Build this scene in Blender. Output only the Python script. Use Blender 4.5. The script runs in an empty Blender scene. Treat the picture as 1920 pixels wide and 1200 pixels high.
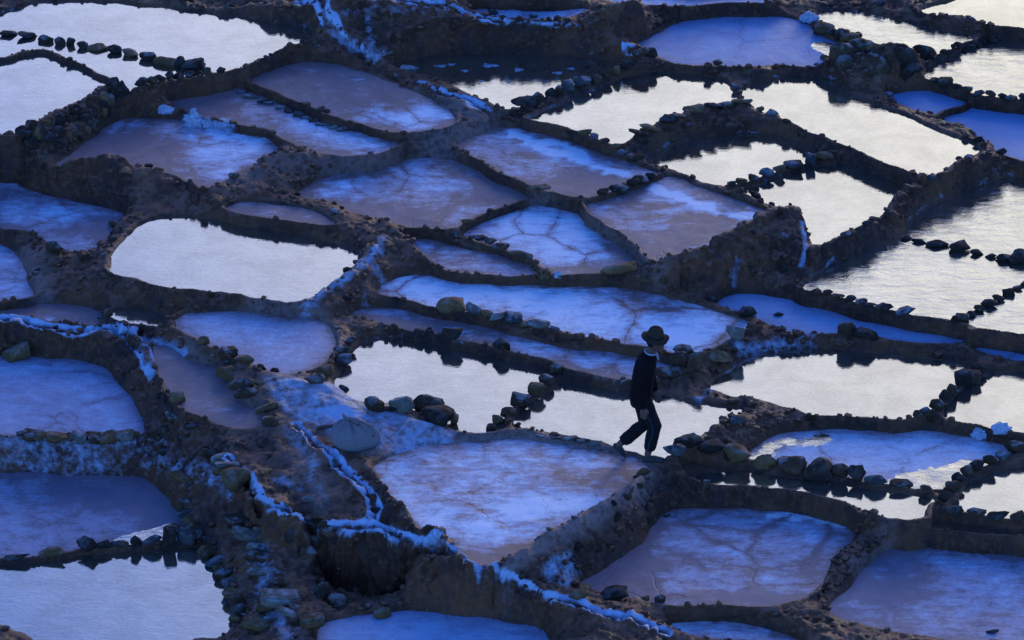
import bpy, math, random
import numpy as np
from mathutils import Vector, Matrix, Euler, noise as mnoise

random.seed(7); rng = np.random.default_rng(11)
scene = bpy.context.scene
COL = scene.collection
R = math.radians

# ------------------------------------------------------------------ camera
PITCH = R(27.0); DIST = 60.0; FOCAL = 195.0
CAM = np.array([0.0, -DIST*math.cos(PITCH), DIST*math.sin(PITCH)])
cd = bpy.data.cameras.new('camera'); cam = bpy.data.objects.new('camera', cd); COL.objects.link(cam)
cam.location = CAM; cam.rotation_euler = (math.pi/2 - PITCH, 0, 0)
cd.lens = FOCAL; cd.sensor_width = 36; cd.sensor_fit = 'HORIZONTAL'
cd.clip_start = 1; cd.clip_end = 3000
scene.camera = cam

# ------------------------------------------------------------------ sky, sun, exposure
SUN_EL = R(10.0); SUN_AZ = R(20.0)          # sun low beyond the terraces, to the right, behind a bright veil of cloud
sdir = Vector((math.sin(SUN_AZ)*math.cos(SUN_EL), math.cos(SUN_AZ)*math.cos(SUN_EL), math.sin(SUN_EL)))
w = bpy.data.worlds.new('World'); scene.world = w; w.use_nodes = True
nt = w.node_tree; nt.nodes.clear()
def wn(typ, **kw):
    n = nt.nodes.new(typ)
    for k, v in kw.items(): setattr(n, k, v)
    return n
sky = wn('ShaderNodeTexSky', sky_type='NISHITA', sun_disc=False)
sky.sun_elevation = SUN_EL; sky.sun_rotation = SUN_AZ
sky.altitude = 3300; sky.air_density = 1.0; sky.dust_density = 0.2; sky.ozone_density = 6.0
tint = wn('ShaderNodeMix', data_type='RGBA', blend_type='MULTIPLY')
tint.inputs[0].default_value = 1.0; tint.inputs[7].default_value = (0.86, 0.90, 1.24, 1)
tc = wn('ShaderNodeTexCoord')
dot = wn('ShaderNodeVectorMath', operation='DOT_PRODUCT'); dot.inputs[1].default_value = sdir
mr = wn('ShaderNodeMapRange', interpolation_type='SMOOTHSTEP'); mr.inputs[1].default_value = math.cos(R(35)); mr.inputs[2].default_value = math.cos(R(15))
mp = wn('ShaderNodeMapping'); mp.inputs['Scale'].default_value = (1.6, 1.6, 5.0)
cn = wn('ShaderNodeTexNoise'); cn.inputs['Scale'].default_value = 3.0; cn.inputs['Detail'].default_value = 6; cn.inputs['Roughness'].default_value = .6
cm = wn('ShaderNodeMapRange'); cm.inputs[1].default_value = .25; cm.inputs[2].default_value = .7; cm.inputs[3].default_value = .82; cm.inputs[4].default_value = 1.0
cl = wn('ShaderNodeMath', operation='MULTIPLY')
veil = wn('ShaderNodeMix', data_type='RGBA'); veil.inputs[7].default_value = (5.0, 4.85, 4.35, 1)
bg = wn('ShaderNodeBackground'); bg.inputs['Strength'].default_value = 0.13
wo = wn('ShaderNodeOutputWorld')
for a_, b_ in ((sky.outputs[0], tint.inputs[6]), (tc.outputs['Generated'], dot.inputs[0]), (dot.outputs['Value'], mr.inputs[0]),
               (tc.outputs['Generated'], mp.inputs[0]), (mp.outputs[0], cn.inputs['Vector']), (cn.outputs['Fac'], cm.inputs[0]),
               (mr.outputs[0], cl.inputs[0]), (cm.outputs[0], cl.inputs[1]), (cl.outputs[0], veil.inputs[0]),
               (tint.outputs[2], veil.inputs[6]), (veil.outputs[2], bg.inputs['Color']), (bg.outputs[0], wo.inputs['Surface'])): nt.links.new(a_, b_)
sd = bpy.data.lights.new('sun', 'SUN'); sun = bpy.data.objects.new('sun', sd); COL.objects.link(sun)
sd.energy = 0.3; sd.angle = R(12); sd.color = (1.0, 0.9, 0.78)
sun.rotation_euler = (-sdir).to_track_quat('-Z', 'Y').to_euler()
sun.location = sdir*80
scene.view_settings.view_transform = 'Standard'; scene.view_settings.look = 'None'
scene.view_settings.exposure = 1.65; scene.view_settings.gamma = 1.0
scene.render.engine = 'CYCLES'

# ------------------------------------------------------------------ projection helpers (pixels of the 1920x1200 picture)
FPX = 1920*FOCAL/36
cu = np.array([0, math.sin(PITCH), math.cos(PITCH)]); cf = np.array([0, math.cos(PITCH), -math.sin(PITCH)])
ZS = 0.86
def ray(px, py):
    return cf + np.array([(px-960)/FPX, 0, 0]) + cu*((600-py)/FPX)
def unproj(px, py, z):
    d = ray(px, py); t = (z-CAM[2])/d[2]; return CAM + d*t
def ppm(p):
    return FPX/float(np.dot(np.asarray(p)-CAM, cf))

# ------------------------------------------------------------------ noise
_T = np.random.default_rng(3).random(65536).astype(np.float32)
def _h(ix, iy, iz, s): return _T[(ix*73856093 ^ iy*19349663 ^ iz*83492791 ^ (s*2654435)) & 65535]
def vn2(x, y, s=0):
    x = np.asarray(x, np.float64); y = np.asarray(y, np.float64)
    ix = np.floor(x).astype(np.int64); iy = np.floor(y).astype(np.int64)
    fx = x-ix; fy = y-iy; fx = fx*fx*(3-2*fx); fy = fy*fy*(3-2*fy); z = np.zeros_like(ix)
    a = _h(ix,iy,z,s); b = _h(ix+1,iy,z,s); c = _h(ix,iy+1,z,s); d = _h(ix+1,iy+1,z,s)
    return (a*(1-fx)+b*fx)*(1-fy)+(c*(1-fx)+d*fx)*fy
def fbm2(x, y, s=0, o=4):
    r = 0; a = .5; t = 0
    for k in range(o): r = r+a*vn2(x*2**k+17*k, y*2**k-9*k, s+k); t += a; a *= .5
    return r/t*2-1
def vn3(x, y, z, s=0):
    ix = np.floor(x).astype(np.int64); iy = np.floor(y).astype(np.int64); iz = np.floor(z).astype(np.int64)
    fx = x-ix; fy = y-iy; fz = z-iz
    fx = fx*fx*(3-2*fx); fy = fy*fy*(3-2*fy); fz = fz*fz*(3-2*fz)
    r = 0
    for dz, wz in ((0, 1-fz), (1, fz)):
        for dy, wy in ((0, 1-fy), (1, fy)):
            r = r + wz*wy*(_h(ix,iy+dy,iz+dz,s)*(1-fx)+_h(ix+1,iy+dy,iz+dz,s)*fx)
    return r
def fbm3(x, y, z, s=0, o=3):
    r = 0; a = .5; t = 0
    for k in range(o): r = r+a*vn3(x*2**k+13*k, y*2**k+5*k, z*2**k-7*k, s+k); t += a; a *= .5
    return r/t*2-1
def sstep(a, b, x):
    t = np.clip((x-a)/(b-a), 0, 1); return t*t*(3-2*t)

# ------------------------------------------------------------------ the pans: outline (picture pixels), level (m), kind, salt cover, cracks
L = -320; RR = 2240
PANS = [
 ('w', .80, [(L,80),(-60,45),(0,28),(60,12),(130,6),(200,8),(330,22),(450,36),(560,56),(578,70),(540,87),(480,112),(430,136),(390,143),(305,152),(232,174),(224,158),(203,146),(150,118),(105,100),(60,95),(0,107),(-60,115),(L,150)], 0),
 ('w', .78, [(L,170),(-60,125),(0,118),(60,104),(100,107),(150,135),(203,155),(195,166),(170,182),(100,213),(0,260),(-60,290),(L,360)], 0),
 ('s', .50, [(236,228),(340,232),(400,242),(470,252),(508,266),(512,285),(470,310),(390,348),(370,345),(330,325),(260,310),(210,304),(150,308),(108,312),(150,280)], .45),
 ('s', .57, [(328,192),(420,172),(455,167),(500,190),(560,212),(620,242),(700,260),(735,271),(738,285),(700,295),(640,290),(600,285),(560,268),(500,248),(440,234),(400,225),(350,207)], .4),
 ('s', .64, [(475,150),(560,121),(590,119),(640,127),(720,155),(800,190),(845,216),(838,234),(790,247),(740,247),(690,238),(640,219),(580,194),(530,174),(492,162)], .3),
 ('w', .63, [(755,122),(800,110),(900,104),(1000,106),(1100,112),(1155,121),(1130,137),(1080,155),(1020,180),(960,203),(940,197),(890,179),(870,169),(820,146),(780,134)], 0),
 ('w', .60, [(1215,137),(1290,143),(1340,155),(1375,188),(1362,196),(1310,205),(1250,225),(1180,255),(1150,267),(1080,246),(1005,226),(1012,217),(1050,202),(1100,180),(1150,161)], 0),
 ('s', .68, [(1197,93),(1260,52),(1330,33),(1420,28),(1500,45),(1540,72),(1580,88),(1612,108),(1600,115),(1560,118),(1510,125),(1450,122),(1400,124),(1300,121),(1240,106)], .62),
 ('w', .60, [(1404,170),(1440,156),(1500,148),(1540,154),(1590,179),(1650,206),(1700,226),(1770,256),(1810,271),(1830,285),(1818,291),(1800,295),(1775,310),(1740,325),(1700,319),(1640,294),(1560,260),(1500,234),(1440,209),(1412,193)], 0),
 ('w', .45, [(1222,298),(1260,279),(1330,262),(1400,255),(1460,260),(1490,276),(1513,295),(1500,305),(1465,318),(1430,330),(1380,344),(1350,349),(1290,324)], 0),
 ('w', .43, [(1394,362),(1440,348),(1490,326),(1540,314),(1580,314),(1640,333),(1688,351),(1680,370),(1652,393),(1638,413),(1590,438),(1545,460),(1530,453),(1512,420),(1482,399),(1440,375)], 0),
 ('wr', .65, [(1537,50),(1547,27),(1600,23),(1650,31),(1700,46),(1770,61),(1838,73),(1800,86),(1760,101),(1738,114),(1700,105),(1660,94),(1610,66),(1560,52)], 0),
 ('wr', .60, [(1747,128),(1780,107),(1830,88),(1880,78),(RR,110),(RR,240),(1920,194),(1880,189),(1820,174),(1760,155),(1739,144)], 0),
 ('w', .75, [(1737,21),(1780,5),(1850,-18),(RR,-60),(RR,90),(1920,55),(1850,41),(1790,27)], 0),
 ('s', .50, [(1674,185),(1720,174),(1780,181),(1812,192),(1790,204),(1745,214),(1712,203)], .85),
 ('s', .45, [(1768,222),(1810,207),(1860,207),(RR,270),(RR,370),(1920,298),(1870,274),(1830,250),(1790,235)], .85),
 ('wr', .27, [(1512,546),(1560,507),(1640,472),(1692,446),(1722,412),(1770,381),(1850,350),(1930,334),(RR,310),(RR,690),(1990,646),(1920,631),(1860,621),(1795,606),(1740,597),(1700,593),(1640,578),(1580,559),(1540,550)], 0),
 ('s', .48, [(867,275),(900,257),(950,242),(1000,247),(1060,264),(1130,291),(1200,316),(1220,328),(1200,338),(1150,362),(1110,368),(1060,364),(1000,345),(950,325),(900,297)], .5),
 ('s', .45, [(1102,392),(1150,371),(1215,346),(1265,336),(1300,351),(1380,381),(1443,405),(1438,415),(1380,448),(1310,476),(1246,490),(1220,479),(1190,455),(1150,427)], .5),
 ('s', .38, [(570,365),(620,336),(690,316),(760,304),(830,303),(880,316),(930,345),(988,368),(980,379),(930,394),(880,411),(840,424),(790,427),(740,414),(680,399),(610,375)], .42),
 ('s', .32, [(872,436),(920,413),(970,393),(1010,386),(1050,394),(1090,412),(1140,451),(1180,480),(1188,494),(1150,504),(1100,514),(1060,519),(1030,500),(980,480),(920,456)], .82),
 ('s', .28, [(772,452),(800,451),(870,470),(930,481),(988,497),(1000,509),(960,515),(880,515),(840,505),(800,480)], .5),
 ('s', .42, [(437,391),(470,382),(530,387),(590,402),(615,418),(560,416),(480,404)], .3),
 ('w', .30, [(217,505),(221,480),(240,450),(270,426),(310,413),(380,413),(450,423),(530,441),(600,456),(650,471),(661,485),(640,515),(590,544),(545,566),(510,559),(450,549),(380,542),(290,529),(240,518)], 0),
 ('s', .15, [(L,300),(-60,315),(0,330),(35,355),(80,370),(150,385),(218,401),(204,430),(180,460),(160,474),(110,464),(70,435),(0,425),(-60,430),(L,440)], .5),
 ('s', .02, [(L,460),(-60,448),(0,462),(30,490),(48,540),(50,560),(0,566),(-60,568),(L,600)], .7),
 ('s', -.05, [(L,610),(-60,588),(0,580),(60,574),(150,576),(186,590),(178,607),(120,603),(60,595),(0,592),(-60,594),(L,625)], .12),
 ('w', .06, [(217,588),(260,585),(318,593),(322,600),(290,609),(250,606)], 0),
 ('s', .15, [(332,600),(360,591),(440,589),(540,596),(600,609),(624,630),(617,655),(590,684),(545,701),(520,699),(470,680),(430,664),(390,640),(347,620)], .62),
 ('s', .0, [(297,652),(340,671),(400,701),(430,740),(468,770),(486,798),(440,798),(400,785),(350,760),(322,720)], .08),
 ('s', -.35, [(L,690),(-60,674),(0,671),(80,673),(160,681),(200,706),(240,750),(261,800),(254,814),(190,821),(90,819),(0,812),(-60,810),(L,830)], .6),
 ('s', -.77, [(L,905),(-60,890),(0,890),(100,893),(220,896),(265,902),(310,940),(334,990),(330,1010),(250,1017),(180,1028),(100,1041),(0,1052),(-60,1057),(L,1075)], .42),
 ('w', -.80, [(L,1090),(-60,1066),(0,1061),(80,1052),(180,1042),(280,1036),(370,1031),(386,1050),(410,1090),(418,1130),(415,1190),(360,1196),(300,1220),(100,1216),(60,1184),(0,1164),(-60,1152),(L,1165)], 0),
 ('s', .20, [(714,545),(760,524),(800,517),(860,528),(960,538),(1060,538),(1150,543),(1240,558),(1320,582),(1390,602),(1398,612),(1370,630),(1320,654),(1280,664),(1220,647),(1150,639),(1080,624),(1000,604),(940,594),(880,584),(810,574),(760,560)], .88),
 ('s', .11, [(665,590),(700,582),(760,587),(830,602),(900,617),(980,637),(1060,657),(1150,667),(1230,682),(1248,695),(1220,713),(1180,718),(1130,708),(1080,688),(1040,678),(970,658),(890,638),(800,623),(720,604)], .5),
 ('s', .10, [(1348,570),(1390,554),(1440,560),(1520,577),(1620,602),(1700,620),(1812,635),(1780,641),(1700,639),(1640,627),(1590,624),(1540,624),(1480,619),(1430,600),(1380,585)], .85),
 ('s', .06, [(1830,649),(1880,655),(1990,672),(RR,710),(RR,735),(1990,692),(1900,673),(1850,660)], .85),
 ('w', .03, [(634,720),(650,696),(670,662),(695,642),(750,640),(830,652),(900,667),(970,682),(1020,692),(1028,699),(1005,716),(970,750),(932,799),(920,807),(860,807),(850,790),(800,772),(740,758),(690,754),(660,740)], 0),
 ('w', .01, [(957,800),(990,767),(1040,732),(1075,720),(1130,722),(1200,737),(1290,757),(1350,767),(1390,773),(1370,789),(1310,819),(1270,844),(1250,860),(1225,857),(1180,844),(1140,827),(1060,811),(1000,807)], 0),
 ('w', .0, [(1337,730),(1360,707),(1400,682),(1440,667),(1520,657),(1580,662),(1660,667),(1740,674),(1800,682),(1823,690),(1800,710),(1770,735),(1722,778),(1690,786),(1620,783),(1540,776),(1480,760),(1440,753),(1390,744)], 0),
 ('w', .0, [(1772,780),(1800,747),(1850,712),(1990,700),(RR,730),(RR,850),(1990,820),(1920,806),(1850,798),(1810,794)], 0),
 ('sw', -.12, [(1408,858),(1430,837),(1470,817),(1540,810),(1640,812),(1740,814),(1830,824),(1883,840),(1888,850),(1860,864),(1800,884),(1770,910),(1730,913),(1650,903),(1560,888),(1470,869)], .8),
 ('w', -.13, [(1278,873),(1340,882),(1420,892),(1530,907),(1640,922),(1738,937),(1733,946),(1720,969),(1705,978),(1640,963),(1560,938),(1480,918),(1390,908),(1320,899)], 0),
 ('w', -.17, [(1792,955),(1812,922),(1850,897),(1920,878),(1990,866),(RR,850),(RR,1040),(1990,985),(1920,974),(1840,964)], 0),
 ('w', -.27, [(1757,986),(1800,987),(1850,997),(1990,1015),(RR,1060),(RR,1080),(1990,1027),(1920,1014),(1830,1000)], 0),
 ('s', .0, [(712,875),(760,852),(840,836),(920,828),(1000,831),(1080,841),(1140,853),(1196,870),(1203,885),(1170,919),(1120,949),(1060,984),(1000,1014),(950,1044),(900,1058),(875,1040),(850,1010),(800,985),(770,960),(740,930),(716,895)], .66),
 ('s', -.38, [(1098,1096),(1150,1063),(1220,1014),(1252,968),(1300,957),(1400,957),(1500,962),(1570,977),(1598,991),(1590,1010),(1560,1040),(1540,1070),(1520,1100),(1490,1124),(1420,1133),(1330,1129),(1250,1129),(1180,1119),(1120,1108)], .48),
 ('s', -.48, [(1562,1140),(1600,1102),(1632,1064),(1670,1036),(1700,1026),(1800,1033),(1990,1048),(RR,1090),(RR,1260),(1990,1212),(1920,1200),(1800,1198),(1700,1183),(1600,1163)], .5),
 ('s', -.52, [(1270,1172),(1350,1170),(1430,1182),(1490,1202),(1480,1212),(1400,1203),(1300,1192)], .75),
 ('s', -.62, [(602,1190),(640,1167),(700,1157),(780,1152),(880,1162),(960,1172),(1008,1187),(1018,1212),(1000,1275),(850,1300),(640,1290)], .8),
 ('s', 1.02, [(890,21),(950,24),(1020,24),(1090,20),(1060,31),(1030,38),(980,38),(930,32)], .9),
 ('s', .84, [(1100,-2),(1180,-6),(1300,2),(1420,-6),(1440,4),(1380,10),(1300,12),(1200,7),(1120,9)], .9),
]
# ridges, banks, channels fixed in height: (pixel x, pixel y, height m)
LINES = [
 [(60,345,.25),(95,322,.52),(150,300,.62),(210,291,.66),(270,300,.62),(330,320,.56),(400,355,.48)],
 [(470,318,.5),(510,300,.58),(560,296,.6),(620,300,.56),(645,308,.52)],
 [(600,300,.56),(700,303,.5),(800,294,.5)],
 [(640,428,.42),(690,436,.42),(714,452,.40),(700,476,.38),(640,522,.36),(565,568,.32)],
 [(735,432,.40),(775,455,.42),(806,482,.38),(830,506,.32)],
 [(0,0,1.0),(200,-8,1.02),(400,8,.98),(590,22,.98)],
 [(690,90,.82),(730,68,.95),(790,50,1.03),(900,44,1.05),(1040,50,1.02),(1120,72,.95),(1200,100,.82)],
 [(1085,42,1.0),(1140,18,1.15),(1200,8,1.2),(1270,22,1.08)],
 [(600,0,1.2),(750,0,1.25),(900,-6,1.2),(1050,-12,1.2)],
 [(1520,126,.74),(1570,108,.86),(1630,92,.94),(1690,92,.96),(1728,110,.86)],
 [(1420,135,.72),(1480,128,.74)],
 [(1235,500,.50),(1262,484,.62),(1340,453,.72),(1440,402,.76),(1490,394,.76),(1508,412,.66)],
 [(1526,470,.50),(1600,440,.52),(1645,408,.54),(1680,372,.58),(1730,338,.62),(1790,310,.64),(1850,294,.60),(1930,308,.5)],
 [(L,640,-.05),(0,604,-.04),(60,612,-.05),(130,624,-.06),(200,632,-.07),(240,642,-.08),(276,682,-.12),(297,730,-.2)],
 [(190,586,.06),(236,606,.12),(268,640,.14),(292,690,.08),(312,740,.0),(335,780,-.06)],
 [(345,655,.06),(420,700,.08),(465,745,.06),(510,800,.05)],
 [(560,795,.08),(590,832,.05),(640,880,.0),(680,920,-.05),(704,955,-.09),(702,982,-.12)],
 [(430,865,-.08),(462,905,-.1),(500,945,-.12),(570,983,-.13),(640,992,-.13),(702,990,-.11),(760,1012,-.09),(840,1046,-.07),(920,1082,-.10),(1000,1112,-.18),(1100,1150,-.32),(1250,1195,-.46)],
 [(690,868,.08),(740,930,.12),(800,984,.12),(862,1042,.08)],
 [(380,850,-.16),(415,905,-.30),(455,975,-.46),(490,1050,-.54),(530,1130,-.58),(565,1205,-.6)],
 [(430,858,-.12),(468,950,-.34),(508,1015,-.42),(552,1095,-.48),(592,1180,-.52)],
 [(600,1105,-.92),(680,1125,-.95),(770,1128,-.82),(880,1140,-.62),(960,1150,-.52)],
 [(556,1030,-.62),(585,1085,-.8)],
 [(500,720,.13),(580,740,.12),(660,770,.1),(740,790,.08),(820,812,.06)],
 [(600,800,.08),(700,830,.05)],
 [(1255,862,.10),(1300,835,.12),(1350,800,.10),(1395,782,.08)],
 [(1600,1060,-.36),(1660,1005,-.26),(1690,1000,-.25)],
 [(1480,1165,-.42),(1560,1195,-.44)],
 [(1275,545,.22),(1310,558,.2),(1345,562,.16),(1400,547,.14),(1460,528,.2),(1512,500,.28)],
 [(1205,884,.07),(1172,926,.10),(1120,957,.12),(1060,992,.12),(1000,1023,.10),(950,1052,.07)],
 [(1262,950,-.30),(1225,1000,-.34),(1160,1048,-.36),(1090,1092,-.36)],
 [(-60,292,.82),(0,264,.84),(100,216,.86),(170,185,.86),(226,174,.84)],
 [(240,214,.56),(165,268,.53),(100,304,.5),(60,318,.42)],
 [(1320,903,-.15),(1400,914,-.16),(1500,928,-.16),(1600,957,-.16),(1690,984,-.16)],
 [(1176,262,.62),(1250,229,.68),(1330,205,.70),(1400,196,.68)],
 [(250,170,.86),(330,150,.86),(430,138,.86),(520,98,.86),(572,78,.86)],
]
# ------------------------------------------------------------------ plan grid
GS = 0.0175
p0 = [unproj(-330, 1320, -1.0), unproj(2250, 1320, -1.0), unproj(-330, -90, 1.0), unproj(2250, -90, 1.0)]
X0 = min(p[0] for p in p0[2:])+.4; X1 = -X0; Y0 = p0[0][1]; Y1 = p0[2][1]
NX = int((X1-X0)/GS)+1; NY = int((Y1-Y0)/GS)+1
xs = X0+np.arange(NX)*GS; ys = Y0+np.arange(NY)*GS
GX, GY = np.meshgrid(xs, ys)
def catmull(P, n=4, closed=True):
    P = np.array(P, float); N = len(P); out = []
    for i in range(N if closed else N-1):
        g = lambda k: P[k % N] if closed else P[min(max(k, 0), N-1)]
        a, b, c, d = g(i-1), g(i), g(i+1), g(i+2)
        for t in np.arange(n)/n:
            out.append(.5*((2*b)+(c-a)*t+(2*a-5*b+4*c-d)*t*t+(3*b-a-3*c+d)*t**3))
    if not closed: out.append(P[-1])
    return np.array(out)
# warp so that shores are ragged
WX = fbm2(GX*3.2, GY*3.2, 21, 4)*.075; WY = fbm2(GX*3.2+50, GY*3.2, 31, 4)*.075
def seg_dist(x, y, A, B):
    d = B-A; L2 = (d*d).sum()+1e-12
    t = np.clip(((x-A[0])*d[0]+(y-A[1])*d[1])/L2, 0, 1)
    return (x-A[0]-t*d[0])**2+(y-A[1]-t*d[1])**2
def poly_sd(x, y, Q):
    best = np.full(x.shape, 1e9); ins = np.zeros(x.shape, bool)
    for i in range(len(Q)):
        A = Q[i]; B = Q[(i+1) % len(Q)]
        best = np.minimum(best, seg_dist(x, y, A, B))
        if A[1] != B[1]:
            c = ((A[1] > y) != (B[1] > y)) & (x < (B[0]-A[0])*(y-A[1])/(B[1]-A[1])+A[0])
            ins ^= c
    s = np.sqrt(best); return np.where(ins, -s, s)
def line_dist(x, y, Q):
    best = np.full(x.shape, 1e9)
    for i in range(len(Q)-1): best = np.minimum(best, seg_dist(x, y, Q[i][:2], Q[i+1][:2]))
    return np.sqrt(best)
def window(Q, m):
    i0 = max(int((Q[:,0].min()-m-X0)/GS), 0); i1 = min(int((Q[:,0].max()+m-X0)/GS)+2, NX)
    j0 = max(int((Q[:,1].min()-m-Y0)/GS), 0); j1 = min(int((Q[:,1].max()+m-Y0)/GS)+2, NY)
    return slice(j0, max(j1, j0)), slice(i0, max(i1, i0))
BIG = 9.0
dmin = np.full((NY, NX), BIG); dsec = np.full((NY, NX), BIG); zpan = np.zeros((NY, NX)); ipan = np.full((NY, NX), -1)
pan_geo = []
for k, (kind, z, poly, salt) in enumerate(PANS):
    z = z*ZS
    Q = np.array([unproj(px, py, z)[:2] for px, py in catmull(poly, 3)])
    sl = window(Q, .7)
    amp = 1.0 if kind[0] == 'w' else .8
    sdv = poly_sd(GX[sl]+WX[sl]*amp, GY[sl]+WY[sl]*amp, Q)-.055
    pan_geo.append((kind, z, Q, salt, sl, sdv))
    m = sdv < dmin[sl]; dsec[sl] = np.where(m, dmin[sl], np.minimum(dsec[sl], sdv))
    dmin[sl] = np.where(m, sdv, dmin[sl]); zpan[sl] = np.where(m, z, zpan[sl]); ipan[sl] = np.where(m, k, ipan[sl])
DW = .075                                                   # the thinnest dike left between two pans
for k, (kind, z, Q, salt, sl, sdv) in enumerate(pan_geo):
    oth = np.where(ipan[sl] == k, dsec[sl], dmin[sl])
    pan_geo[k] = (kind, z, Q, salt, sl, np.maximum(sdv, (DW-(oth-sdv))/2))
dmin = np.maximum(dmin, (DW-(dsec-dmin))/2)
# ------------------------------------------------------------------ base heights: relaxation between pan edges and ridge lines
fixed = dmin < 0.0; val = np.where(fixed, zpan, 0.0)
lines_geo = []
for li_, ln in enumerate(LINES):
    bw = 5 if li_ in (13, 16, 17) else 1
    P = catmull(ln, 6, closed=False)
    Q = np.array([unproj(a, b, c*ZS) for a, b, c in P]); lines_geo.append(Q)
    for i in range(len(Q)-1):
        n = max(2, int(np.linalg.norm(Q[i+1]-Q[i])/GS*1.5))
        for t in np.linspace(0, 1, n):
            p = Q[i]*(1-t)+Q[i+1]*t; a = int(round((p[0]-X0)/GS)); b = int(round((p[1]-Y0)/GS))
            for da in range(-bw, bw+1):
                for db in range(-bw, bw+1):
                    if da*da+db*db <= bw*bw+.5 and 0 <= a+da < NX and 0 <= b+db < NY and dmin[b+db, a+da] > .03:
                        fixed[b+db, a+da] = True; val[b+db, a+da] = p[2]
def pool(v, f):
    ny = (v.shape[0]+1)//2*2; nx = (v.shape[1]+1)//2*2
    V = np.zeros((ny, nx)); F = np.zeros((ny, nx)); V[:v.shape[0], :v.shape[1]] = v*f; F[:v.shape[0], :v.shape[1]] = f
    s = V.reshape(ny//2, 2, nx//2, 2).sum((1, 3)); c = F.reshape(ny//2, 2, nx//2, 2).sum((1, 3))
    return np.where(c > 0, s/np.maximum(c, 1), 0), c > 0
lv = [(val, fixed)]
for _ in range(6): lv.append(pool(*lv[-1]))
u = None
for v, f in reversed(lv):
    if u is None:
        u = np.where(f, v, v[f].mean()); its = 400
    else:
        u = np.repeat(np.repeat(u, 2, 0), 2, 1)[:v.shape[0], :v.shape[1]]; u = np.where(f, v, u); its = 120 if v.size < 4e5 else 40
    for _ in range(its):
        p = np.pad(u, 1, mode='edge')
        u = np.where(f, v, (p[:-2, 1:-1]+p[2:, 1:-1]+p[1:-1, :-2]+p[1:-1, 2:])*.25)
H = u
def blur(a, n):
    for _ in range(n):
        p = np.pad(a, 1, mode='edge'); a = (p[:-2, 1:-1]+p[2:, 1:-1]+p[1:-1, :-2]+p[1:-1, 2:]+4*a)/8
    return a
H = np.where(dmin > .01, blur(H, 6), H)
do = np.maximum(dmin, 0)
rim = .045+.035*fbm2(GX*1.1, GY*1.1, 5, 3)+.04*np.clip(fbm2(GX*5, GY*5, 6, 3), -.2, 1)
H = H + rim*(1-np.exp(-(do/.045)**1.5))
lump = fbm2(GX*6.5, GY*6.5, 8, 4)*.035 + fbm2(GX*1.6, GY*1.6, 9, 3)*.05
H = H + lump*sstep(.02, .3, do)
# keep every pan sealed by a small lip, and dig its bed
for kind, z, Q, salt, sl, sdv in pan_geo:
    near = (sdv > 0) & (sdv < .07)
    H[sl] = np.where(near, np.maximum(H[sl], z+np.minimum(sdv*1.1, .035)), H[sl])
H = np.where(dmin <= 0, zpan-np.minimum(.05, -dmin*.6), H)
# channels: a groove along their lines
CH = [(13, .045, .05), (16, .04, .045), (17, .045, .045)]
chd = np.full((NY, NX), BIG); chs = np.zeros((NY, NX))
def line_z(x, y, Q):
    best = np.full(x.shape, 1e9); zz_ = np.zeros(x.shape)
    for q in Q:
        d_ = (x-q[0])**2+(y-q[1])**2; m_ = d_ < best; best = np.where(m_, d_, best); zz_ = np.where(m_, q[2], zz_)
    return zz_
for li, wd, dp in CH:
    Q = lines_geo[li]; sl = window(Q[:, :2], .6)
    wob = fbm2(GX[sl]*2.5, GY[sl]*2.5, 77, 2)*.05
    d = line_dist(GX[sl]+wob, GY[sl]+wob, Q); chd[sl] = np.minimum(chd[sl], d); chs[sl] = np.maximum(chs[sl], (np.exp(-((d-.055)/.024)**2)+.35*np.exp(-(d/.035)**2))*(.85+.3*fbm2(GX[sl]*7, GY[sl]*7, 44, 3))*np.exp(-(np.minimum(H[sl]-line_z(GX[sl], GY[sl], Q)-.03, 0)/.06)**2))
    H[sl] += (-dp*np.exp(-(d/wd)**2) + .025*np.exp(-((d-.07)/.03)**2))*(dmin[sl] > .02)
topch = [unproj(a, b, c) for a, b, c in [(592,20,.86),(612,45,.84),(650,72,.80),(690,100,.72),(705,120,.66),(760,150,.62),(830,180,.6),(900,205,.57),(965,235,.52)]]
topch2 = [unproj(a, b, c) for a, b, c in [(560,8,.9),(700,8,1.0),(800,18,.98),(900,38,.92),(1000,48,.92),(1080,50,.9),(1140,78,.8),(1190,98,.7)]]
for T_ in (topch, topch2):
    Q = np.array(T_); sl = window(Q[:, :2], .6)
    wob = fbm2(GX[sl]*3, GY[sl]*3, 78, 2)*.05
    d = line_dist(GX[sl]+wob, GY[sl]+wob, Q); chd[sl] = np.minimum(chd[sl], d); chs[sl] = np.maximum(chs[sl], (np.exp(-((d-.055)/.024)**2)+.35*np.exp(-(d/.035)**2))*(.85+.3*fbm2(GX[sl]*7, GY[sl]*7, 44, 3))*np.exp(-(np.minimum(H[sl]-line_z(GX[sl], GY[sl], Q)-.03, 0)/.06)**2))
    H[sl] += (-.04*np.exp(-(d/.045)**2)+.02*np.exp(-((d-.1)/.04)**2))*(dmin[sl] > .02)
HS = np.where(dmin <= .0, np.maximum(H, zpan), H)          # what the eye meets: pan surfaces and earth
def hs(x, y):
    a = np.clip((np.asarray(x)-X0)/GS, 0, NX-1.001); b = np.clip((np.asarray(y)-Y0)/GS, 0, NY-1.001)
    i = a.astype(int); j = b.astype(int); fa = a-i; fb = b-j
    return (HS[j,i]*(1-fa)+HS[j,i+1]*fa)*(1-fb)+(HS[j+1,i]*(1-fa)+HS[j+1,i+1]*fa)*fb
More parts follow.
